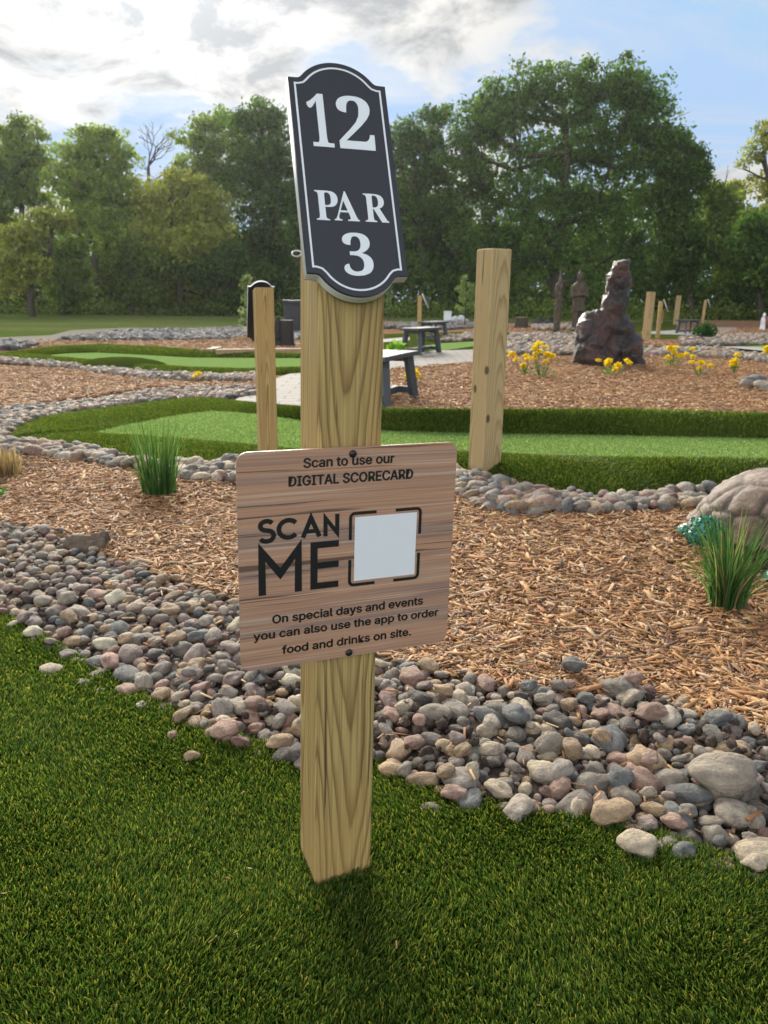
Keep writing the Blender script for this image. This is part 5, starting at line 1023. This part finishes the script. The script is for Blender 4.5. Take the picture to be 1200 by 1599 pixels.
tree('leafy_tree', -20, 498, 46, [(-22, 430), (-20, 350)], crown(-90, 215, 30, 470, 13, 35), G_MD, 13000, 'leafy tree cut by the left edge', seed=35, csig=.28)
tree('crooked_tree', 52, 500, 39, [(48, 470), (50, 445), (64, 420), (80, 395), (80, 365), (68, 335), (60, 315)], [(28, 380, 26, 20), (50, 365, 24, 16), (20, 410, 22, 20), (45, 420, 24, 20), (15, 445, 18, 16), (70, 340, 16, 12), (95, 345, 18, 10)], G_YL*1.05, 6500, 'little crooked tree with a dark curving trunk in front of the left row', seed=36, csig=.22, tr=.17)
tree('leafy_tree', 100, 498, 43, [(102, 470), (104, 440)], crown(60, 375, 165, 492, 10, 37), G_MD*1.0, 10000, 'low bushy tree right of the little crooked tree', seed=37, csig=.24)
tree('leafy_tree', 205, 498, 44, [(205, 470), (206, 440)], crown(150, 370, 270, 494, 10, 38), G_MD*.8, 11000, 'rounded grey-green low tree below the yellow-green one', seed=38, csig=.26)
tree('leafy_tree', 345, 498, 44, [(345, 470), (346, 440)], crown(290, 385, 420, 494, 10, 39), G_DK*1.0, 11000, 'dark low tree left of the young pine sapling', seed=39, csig=.26)
# bare tree
def bare_tree():
    g = np.random.default_rng(7); Y = 56; base = atY(236, 492, Y); base[2] = 0; root = empty('bare_tree', tuple(base)); mb = MB()
    P = [np.array([0, 0, 0])]+[atY(x, y, Y)-base for x, y in ((236, 400), (234, 320), (232, 260))]; mb.tube(P, [.22, .18, .14, .1], 7)
    def br(p, d, l, r_, dep):
        e = p+d*l; m_ = (p+e)/2+g.normal(0, .08*l, 3); mb.tube([p, m_, e], [r_, r_*.8, r_*.55], 5)
        if dep:
            for _ in range(3 if dep > 1 else 4):
                nd = d+g.normal(0, .42, 3); nd[2] = abs(nd[2])*.9+.15; nd /= np.linalg.norm(nd); br(e if g.random() < .6 else m_, nd, l*g.uniform(.55, .8), r_*.55, dep-1)
    for k in range(5):
        d = np.array([g.uniform(-.7, .7), g.uniform(-.4, .4), 1.0]); d /= np.linalg.norm(d); br(P[3-(k % 2)], d, 1.35, .06, 3)
    mb.build('trunk', M['bark'], root); tag(root, 'bare leafless grey tree showing above the left row', 'tree')
bare_tree()
# understorey and the wood behind, one mass each
def mass(name, n, x0, x1, Y0, Y1, topf, pal, ls, seed, nc):
    g = np.random.default_rng(seed); cx = g.uniform(x0, x1, nc); cy = g.uniform(Y0, Y1, nc); top = topf(cx, g); cz = top*g.random(nc)**.7; ci = g.integers(nc, size=n)
    pos = np.stack([cx, cy, cz], 1)[ci]+g.normal(0, 1, (n, 3))*np.array([.55, .5, .35])*g.uniform(.6, 1.4, (nc, 1))[ci]; pos[:, 2] = np.abs(pos[:, 2])
    s = ls*g.uniform(.6, 1.3, n); c = pal[g.integers(len(pal), size=n)]*g.uniform(.75, 1.25, (nc, 1))[ci]*g.uniform(.85, 1.15, (n, 1))
    tag(instances(LV, LF, pos, np.stack([s, s, s], 1), rot_mats(g.normal(0, .8, n), g.normal(0, .8, n), g.uniform(0, 6.28, n)), name, M['leaf'], c, False), kind='stuff')
mass('undergrowth', 60000, -30, 34, 45.5, 53, lambda x, g: 2.2+1.2*np.sin(x*.5)+.8*np.sin(x*1.3), G_DK*.9, .15, 51, 1500)
mass('weeds', 14000, -30, 34, 43.5, 45.5, lambda x, g: .5+.25*np.sin(x*1.1), G_MD*.8, .10, 53, 900)
mass('distant_wood', 75000, -42, 44, 56, 66, lambda x, g: 7.0+1.3*np.sin(x*.35+1)+.9*np.sin(x*.8)-1.8*np.exp(-((x+14)/5)**2), G_DK*1.0, .24, 52, 1500)
# ------------------------------------------------------------------ air
hz = bpy.data.materials.new('air'); hz.use_nodes = True; hz.node_tree.nodes.clear(); h = NT(hz.node_tree)
v = h.n('VolumePrincipled'); v.inputs['Color'].default_value = (.93, .96, 1, 1); v.inputs['Density'].default_value = .0003; v.inputs['Anisotropy'].default_value = .6
ho = h.n('OutputMaterial'); h.L.new(v.outputs[0], ho.inputs['Volume'])
bm = bmesh.new(); add_box(bm, (0, 36, 8.0), (150, 90, 18.0)); tag(bm_obj('haze', bm, hz), kind='stuff')
